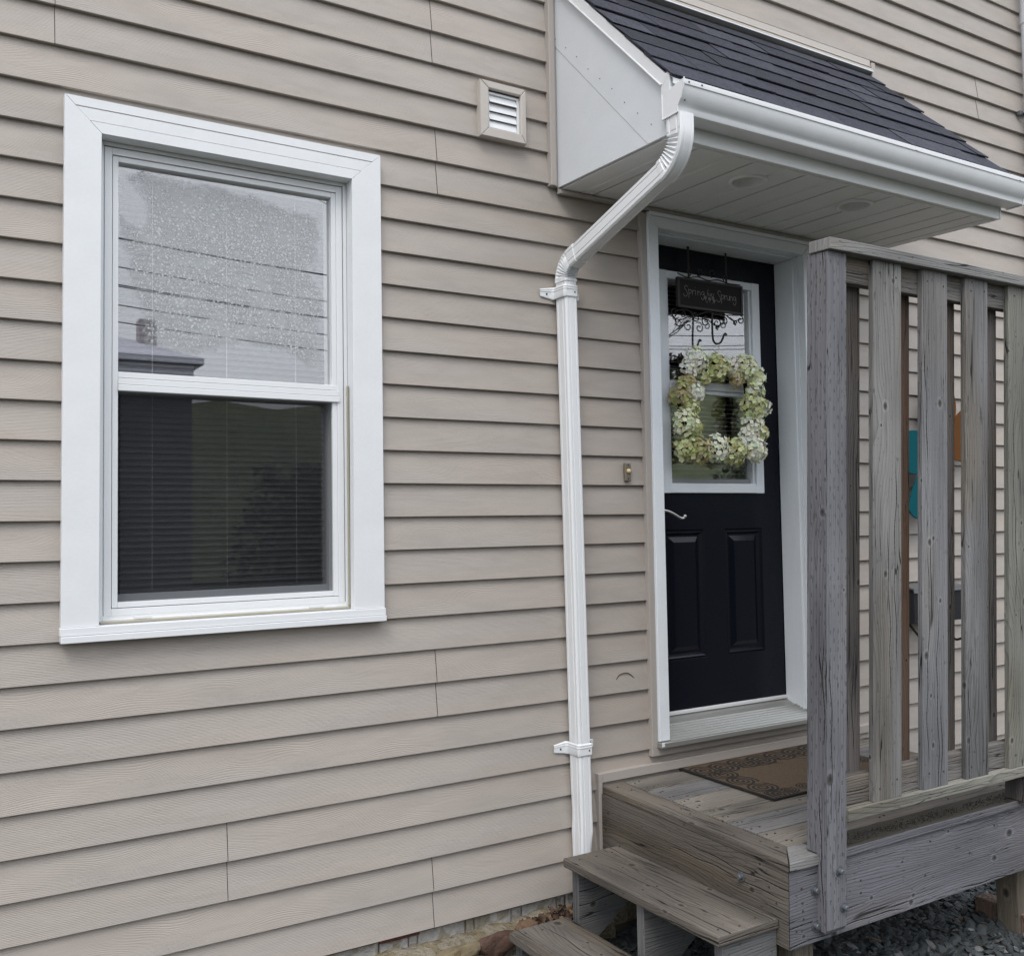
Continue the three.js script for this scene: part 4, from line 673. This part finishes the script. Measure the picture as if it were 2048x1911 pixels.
// ------------------------------------------------------------------ wreath
{
  const o = thing('wreath', 'square wreath of white, cream and green hydrangea blooms hanging on the black door', 'wreath', [3.088, 1.922, -.098]); o.scale.setScalar(.94);
  mesh('hanging_ring', T(new THREE.TorusGeometry(.016, .0018, 8, 28), -.030, .276, .014), M.nickel, o);
  const vine = []; const bars = [[-.245, .215, .225, .215], [-.245, -.21, .225, -.21], [-.235, .235, -.235, -.23], [.185, .235, .185, -.23]];
  for (const [a, b, c2, d] of bars) for (let i = 0; i < 9; i++) { const P = []; for (let j = 0; j <= 6; j++) { const t = j / 6; P.push([a + (c2 - a) * t + rr(-.016, .016), b + (d - b) * t + rr(-.016, .016), -.012 + rr(-.016, .014)]); } vine.push(tube(P, .0045, 18, 5)); }
  mesh('vine_frame', vine, new THREE.MeshStandardMaterial({ color: C(.022, .015, .012), roughness: .95 }), o);
  const pal = { w: [[.92, .91, .84], [.86, .87, .74]], g: [[.66, .70, .38], [.76, .79, .50]], o: [[.40, .42, .15], [.58, .58, .28]], c: [[.80, .83, .58], [.88, .89, .74]], b: [[.44, .34, .20], [.54, .50, .28]] };
  const heads = [[-.155, .215, .072, 'cw'], [-.195, .175, .05, 'w'], [-.03, .185, .078, 'og'], [.07, .205, .055, 'w'], [.165, .20, .078, 'gc'], [.235, .155, .068, 'gc'], [.225, .085, .062, 'gw'], [.215, .01, .082, 'og'], [.275, .01, .05, 'w'], [.215, -.085, .075, 'cw'], [.185, -.13, .055, 'w'], [.265, -.12, .05, 'go'], [.215, -.205, .072, 'wc'], [.135, -.185, .05, 'w'], [.085, -.215, .078, 'og'], [-.04, -.205, .075, 'wc'], [-.15, -.215, .075, 'ob'], [-.215, -.21, .075, 'go'], [-.235, -.09, .078, 'cg'], [-.17, -.10, .06, 'go'], [-.24, .045, .072, 'ob'], [-.175, .06, .06, 'w'], [-.20, .10, .055, 'bo'], [-.09, .15, .05, 'og'], [.10, .14, .045, 'b'], [-.19, -.01, .05, 'go']];
  for (const [hx, hy, R0, kinds] of heads) {
    const R = R0 * .93;
    const pos = [], col = [], N = Math.round(105 * (R / .07) ** 2);
    for (let i = 0; i < N; i++) {
      const u = (i + .5) / N, ph = i * 2.399963 + rr(-.3, .3), ct = 1 - 1.25 * u, st = Math.sqrt(Math.max(0, 1 - ct * ct));
      const dir = new THREE.Vector3(Math.cos(ph) * st, Math.sin(ph) * st, ct).normalize(), r0 = R * rr(.72, 1.02);
      const ctr = dir.clone().multiplyScalar(r0); ctr.z *= .85;
      const up = Math.abs(dir.z) < .9 ? new THREE.Vector3(0, 0, 1) : new THREE.Vector3(1, 0, 0);
      const nrm = dir.clone().add(new THREE.Vector3(rr(-.5, .5), rr(-.5, .5), rr(-.2, .5))).normalize(), tx = up.clone().cross(nrm).normalize(), ty = nrm.clone().cross(tx), a0 = rr(0, 6.28);
      const kk = pal[kinds[Math.floor(rnd() * kinds.length)]], mixq = rnd(), cc = [0, 1, 2].map(t => (kk[0][t] * mixq + kk[1][t] * (1 - mixq)) * rr(.94, 1.08));
      const s = rr(.0095, .0140);
      for (let pt = 0; pt < 4; pt++) {
        const a = a0 + pt * Math.PI / 2 + rr(-.15, .15), cup = rr(.1, .5);
        const Pt = (rad, lat, h) => { const x = Math.cos(a) * rad - Math.sin(a) * lat, y = Math.sin(a) * rad + Math.cos(a) * lat; return ctr.clone().addScaledVector(tx, x).addScaledVector(ty, y).addScaledVector(nrm, h).toArray(); };
        const w = s * .52, c0 = Pt(0, 0, 0), l1 = Pt(s * .45, w, s * .22 * cup), r1 = Pt(s * .45, -w, s * .22 * cup), l2 = Pt(s * .88, w * .72, s * (.2 - .25 * cup)), r2 = Pt(s * .88, -w * .72, s * (.2 - .25 * cup)), tp = Pt(s * 1.0, 0, s * (.32 - .3 * cup)), md = Pt(s * .5, 0, s * .05);
        for (const q of [[c0, r1, md], [c0, md, l1], [r1, r2, md], [md, l2, l1], [r2, tp, md], [md, tp, l2]]) { for (const v of q) { pos.push(...v); const e = v === c0 ? .9 : 1.02; col.push(cc[0] * e, cc[1] * e, cc[2] * e * (e < 1 ? .8 : 1)); } }
      }
    }
    const g = new THREE.BufferGeometry(); g.setAttribute('position', new THREE.Float32BufferAttribute(pos, 3)); g.setAttribute('color', new THREE.Float32BufferAttribute(col, 3)); g.computeVertexNormals();
    const m = mesh('flower_head', g, M.petal ||= new THREE.MeshPhysicalMaterial({ vertexColors: true, roughness: .85, side: THREE.DoubleSide }), o); m.position.set((hx - .02) * 1.0, hy * .99, .012 + rr(-.008, .012));
  }
}
// ------------------------------------------------------------------ wall ornament and mailbox
{
  const o = thing('butterfly_ornament', 'large metal butterfly with teal and copper wings on the wall behind the railing', 'wall ornament', [4.375, 1.785, .07]); o.rotation.z = .76;
  const wing = (pts) => { const s = new THREE.Shape(); s.moveTo(0, 0); for (const q of pts) s.bezierCurveTo(...q); return new THREE.ExtrudeGeometry(s, { depth: .004, bevelEnabled: true, bevelThickness: .0015, bevelSize: .002, bevelSegments: 1, curveSegments: 18 }); };
  const teal = new THREE.MeshPhysicalMaterial({ color: C(.001, .085, .105), roughness: .8, specularIntensity: .25 }), cop = new THREE.MeshPhysicalMaterial({ color: C(.14, .058, .018), roughness: .8, specularIntensity: .25 });
  const up = [[-.02, .16, -.16, .25, -.26, .16], [-.32, .10, -.25, -.02, -.14, -.04], [-.08, -.05, -.02, -.03, 0, 0]], lo = [[-.08, -.01, -.28, .0, -.40, -.07], [-.44, -.17, -.24, -.30, -.11, -.24], [-.04, -.18, -.01, -.08, 0, 0]];
  const mir = l => l.map(q => q.map((v, i) => i % 2 ? v : -v));
  for (const [pts, mat] of [[up, teal], [lo, teal]]) { const m = mesh('wing', wing(pts), mat, o); m.rotation.y = .05; m.position.x = -.008; }
  for (const [pts, mat] of [[mir(up), cop], [mir(lo), cop]]) { const m = mesh('wing', wing(pts), mat, o); m.rotation.y = -.05; m.position.x = .008; }
  mesh('body', [new THREE.CapsuleGeometry(.012, .16, 4, 10), tube([[0, .08, 0], [-.02, .15, .01], [-.05, .20, .02]], .002, 12, 5), tube([[0, .08, 0], [.02, .15, .01], [.05, .20, .02]], .002, 12, 5), new THREE.CylinderGeometry(.004, .004, .09, 8).rotateX(Math.PI / 2).translate(0, 0, -.04)], M.iron, o);
}
{
  const o = thing('mailbox', 'black metal wall mailbox with grey lid behind the railing pickets', 'mailbox', [4.325, .89, .002]);
  mesh('box', rbox(-.195, .195, .0, .155, 0, .10, .004, 2), new THREE.MeshStandardMaterial({ color: C(.016, .017, .022), roughness: .45, metalness: .3 }), o);
  mesh('lid', [prism([[0, .185], [0, .19], [.108, .172], [.112, .150], [.108, .150], [.104, .167]], -.203, .203, 'zy')], new THREE.MeshStandardMaterial({ color: C(.13, .135, .14), roughness: .4, metalness: .4 }), o);
  mesh('hook', [tube([[-.18, .005, .05], [-.13, -.05, .06], [-.09, -.10, .075], [-.07, -.12, .10], [-.06, -.10, .12]], .006, 24, 8), tube([[.15, .005, .05], [.15, -.06, .06], [.15, -.10, .08], [.15, -.09, .12]], .006, 24, 8)], M.iron, o);
}
// ------------------------------------------------------------------ slate chips and leaves
{
  const V = []; for (let v = 0; v < 4; v++) { const g = new THREE.DodecahedronGeometry(1, 0), p = g.attributes.position; for (let i = 0; i < p.count; i++) { const x = p.getX(i), y = p.getY(i), z = p.getZ(i), k = 1 + .45 * (hash(Math.round(x * 50), Math.round(y * 50) + Math.round(z * 31), v) - .5); p.setXYZ(i, x * k * .026, y * k * .0065, z * k * .0155); } g.computeVertexNormals(); V.push(g); }
  const g0 = merge(V.map((g, i) => T(g.clone(), i % 2 * .035 - .017, i * .002, (i >> 1) * .03 - .015)));
  const N = 15000, im = new THREE.InstancedMesh(g0, new THREE.MeshStandardMaterial({ color: 0xffffff, roughness: .8 }), N), d = new THREE.Object3D(), col = new THREE.Color();
  for (let i = 0; i < N; i++) {
    const x = rr(1.5, 4.6), z = rr(.05, 1.7); const k = .35 + 1.0 * Math.pow(rnd(), 1.5);
    d.position.set(x, GY + rr(.0, .022), z); d.rotation.set(rr(-.5, .5), rr(0, 6.28), rr(-.5, .5)); d.scale.setScalar(k); d.updateMatrix(); im.setMatrixAt(i, d.matrix);
    const t = rnd(), s = rr(.6, 1.35); if (t < .02) col.setRGB(.13 * s, .095 * s, .07 * s); else if (t < .10) col.setRGB(.11 * s, .11 * s, .11 * s); else col.setRGB(.038 * s, .044 * s, .046 * s); im.setColorAt(i, col);
  }
  im.name = numbered('slate_gravel'); im.castShadow = im.receiveShadow = true; im.userData = { label: 'dark grey slate chips under and beside the porch', category: 'gravel', kind: 'stuff' }; scene.add(im);
}
{
  const o = thing('leaf_pile', 'small drift of dry brown leaves on the stone ledge beside the lower step', 'leaves', [2.0, -.075, .05]);
  const cols = [[.06, .030, .02], [.10, .06, .035], [.03, .018, .014], [.15, .10, .06], [.075, .04, .025]].map(c => new THREE.MeshStandardMaterial({ color: C(...c), roughness: .9, side: THREE.DoubleSide }));
  const lgs = [0, 1, 2].map(v => { const g = new THREE.PlaneGeometry(1, 1, 6, 6), p = g.attributes.position; for (let i = 0; i < p.count; i++) { const x = p.getX(i) * 2, y = p.getY(i) * 2, w = Math.pow(Math.max(0, 1 - Math.abs(x) ** 1.6), .7) * (.55 + .12 * Math.sin(x * 9 + v * 2)); p.setXYZ(i, x * .5, .18 * Math.sin(x * 2 + v) + .35 * Math.abs(y) * w * (v - .6), y * .5 * w); } g.computeVertexNormals(); return g; });
  for (let i = 0; i < 70; i++) { const m = mesh('leaf', lgs[i % 3], cols[Math.floor(rnd() * 5)], o); const t = Math.pow(rnd(), .8); m.position.set(-.10 + t * .22, rr(.0, .035) * (.4 + t) + .004, rr(-.03, .05)); m.rotation.set(rr(-1.2, 1.2), rr(0, 6.28), rr(-1, 1)); m.scale.setScalar(rr(.018, .04)); }
  const big = mesh('leaf', lgs[1], cols[3], o, 'large curled tan leaf standing on edge'); big.position.set(-.025, .03, .02); big.rotation.set(1.2, .5, 1.0); big.scale.setScalar(.075);
}

// ------------------------------------------------------------------ across the street: mirrored in the panes
{
  const h = thing('neighbour_house', 'grey house with low hip roof and chimney mirrored in the upper window pane', 'house', [-2, GY, 24]);
  const wm = new THREE.MeshStandardMaterial({ color: C(.12, .125, .145), roughness: .8 }), rm = new THREE.MeshStandardMaterial({ color: C(.50, .50, .56), roughness: .9 });
  mesh('wall', rbox(-7.4, 7.4, 0, 4.9, -4, 4, 0), wm, h); mesh('wall', rbox(-7.42, 7.42, 4.9, 5.6, -4.02, 4.02, 0), rm, h, 'pale band below the eaves');
  const e = [[-7.6, 5.6, -4.2], [7.62, 5.6, -4.2], [7.62, 5.6, 4.2], [-7.6, 5.6, 4.2]], r0 = [-3.2, 7.4, 0], r1 = [3.0, 7.4, 0], pos = [];
  const tri = (a, b, c) => pos.push(...a, ...b, ...c); const low = e.map(p => [p[0], 5.46, p[2]]);
  tri(e[0], r1, e[1]); tri(e[0], r0, r1); tri(e[1], r1, e[2]); tri(e[2], r1, r0); tri(e[2], r0, e[3]); tri(e[3], r0, e[0]);
  for (let i = 0; i < 4; i++) { const n = (i + 1) % 4; tri(low[i], e[i], e[n]); tri(low[i], e[n], low[n]); } tri(low[0], low[1], low[2]); tri(low[0], low[2], low[3]);
  const g = new THREE.BufferGeometry(); g.setAttribute('position', new THREE.Float32BufferAttribute(pos, 3)); g.computeVertexNormals(); mesh('roof', g, rm, h);
  mesh('chimney', rbox(6.35, 6.75, 5.5, 6.62, -3.2, -2.8, .01), new THREE.MeshStandardMaterial({ color: C(.40, .36, .38), roughness: .9 }), h);
  for (const x of [-5.5, -2.5, .8, 4.2]) mesh('window', [rbox(x, x + 1.1, 2.0, 3.5, -4.05, -4.0, .01)], M.dark, h);
}
{
  const lab = ['topmost', 'second', 'third', 'fourth', 'fifth', 'lowest'];
  [5.02, 4.70, 4.51, 4.40, 4.20, 4.02].forEach((ym, i) => {
    const P = []; for (let j = 0; j <= 16; j++) { const x = -12 + j * 2.25; P.push([x, ym + .0075 * (x - 7) ** 2 + (i % 2 ? -.004 * (x - 4) : 0), 10 + .25 * (i % 3)]); }
    const m = mesh('power_line', tube(P, i === 0 ? .012 : .008, 64, 6), M.iron, scene); m.userData = { label: lab[i] + ' black overhead cable mirrored in the upper window pane', category: 'cable', group: 'overhead cables mirrored in the window' };
  });
}
function bareTree(pos, H, seed, label) {
  const R = mulberry(seed), tr = [], tw = [], o = thing('bare_tree', label, 'tree', pos);
  const seg = (a, b, r0, r1, list) => { const d = b.clone().sub(a), l = d.length(); const g = new THREE.CylinderGeometry(r1, r0, l, r0 > .04 ? 8 : 4, 1, true); g.translate(0, l / 2, 0); g.applyQuaternion(new THREE.Quaternion().setFromUnitVectors(new THREE.Vector3(0, 1, 0), d.normalize())); g.translate(a.x, a.y, a.z); list.push(g); };
  const grow = (a, dir, len, r, lv) => { const b = a.clone().addScaledVector(dir, len); seg(a, b, r, r * .7, lv < 2 ? tr : tw); if (lv >= 6) return; const n = lv < 2 ? 3 : 2 + (R() > .5 ? 1 : 0); for (let i = 0; i < n; i++) { const d = dir.clone().add(new THREE.Vector3(R() - .5, (R() - .35) * .8, R() - .5).multiplyScalar(1.5)).normalize(); grow(b, d, len * (.62 + R() * .25), r * .62, lv + 1); } };
  grow(new THREE.Vector3(0, 0, 0), new THREE.Vector3(0, 1, 0), H * .3, H * .014, 0);
  const m = new THREE.MeshStandardMaterial({ color: C(.045, .038, .032), roughness: .95 }); mesh('trunk', tr, m, o); mesh('crown', tw, m, o);
}
{ // grassy bank behind the neighbour's yard
  const g = new THREE.PlaneGeometry(160, 40, 80, 20).rotateX(-Math.PI / 2), p = g.attributes.position;
  for (let i = 0; i < p.count; i++) { const x = p.getX(i), z = p.getZ(i) + 20; p.setY(i, (5.5 + .105 * Math.max(0, x + 22)) * sstep(19, 27, z) + 1.4 * pn((x + 80) / 160, z / 40, 40, 9, 55) * sstep(19, 23, z) + .03 * Math.max(0, z - 24)); }
  g.translate(30, GY, 29.5); g.computeVertexNormals();
  const gm = texPair(512, 512, 6, 6, (x, y) => { const n = .5 * pn(x, y, 12, 12, 57) + .5 * pn(x, y, 70, 70, 58); return [.5 + n * .7, .55 + n * .7, .4 + n * .5, n]; });
  const m = mesh('hillside', metricUV(g, 'x'), new THREE.MeshStandardMaterial({ map: gm[0], roughness: 1, color: C(.135, .148, .115) }), scene); m.userData = { kind: 'structure', label: 'grassy bank across the street mirrored in the lower window pane' };
}
bareTree([15.5, GY, 24], 14, 3, 'bare leafless tree mirrored at the right of the upper window pane');
bareTree([12.2, GY, 13.5], 7.5, 9, 'bare leafless tree mirrored in the top of the door glass');
{
  const R = mulberry(99); const fol = new THREE.MeshStandardMaterial({ color: C(.055, .068, .042), roughness: .9, side: THREE.DoubleSide }), bark = new THREE.MeshStandardMaterial({ color: C(.05, .04, .03), roughness: 1 });
  const spots = [[10.4, 25, 3.3, 'leftmost'], [15.4, 25.5, 3.5, 'second'], [21.2, 25, 3.6, 'third'], [30.0, 26, 3.8, 'rightmost']];
  for (const [x, z, h, l] of spots) {
    const o = thing('evergreen_tree', l + ' dark evergreen in the row mirrored in the lower window pane', 'tree', [x, GY, z], 'evergreens mirrored in the lower window pane');
    mesh('trunk', new THREE.CylinderGeometry(.08, .16, h * .6, 8).translate(0, h * .3, 0), bark, o);
    const pos = []; for (let i = 0; i < 5200; i++) { const t = R(), a = R() * 6.283, rad = 2.9 * Math.sqrt(1 - t * .6) * Math.sqrt(R()) * (.8 + .3 * Math.sin(a * 3 + x)), c = [Math.cos(a) * rad, .1 + t * (h - .2) + .35 * Math.sin(a * 5 + x) * t, Math.sin(a) * rad], s = .1 + .14 * R(); for (let k = 0; k < 3; k++) pos.push(c[0] + (R() - .5) * 2 * s, c[1] + (R() - .5) * 2 * s, c[2] + (R() - .5) * 2 * s); }
    const g = new THREE.BufferGeometry(); g.setAttribute('position', new THREE.Float32BufferAttribute(pos, 3)); g.computeVertexNormals(); mesh('crown', g, fol, o);
  }
}
renderer.render(scene, camera);
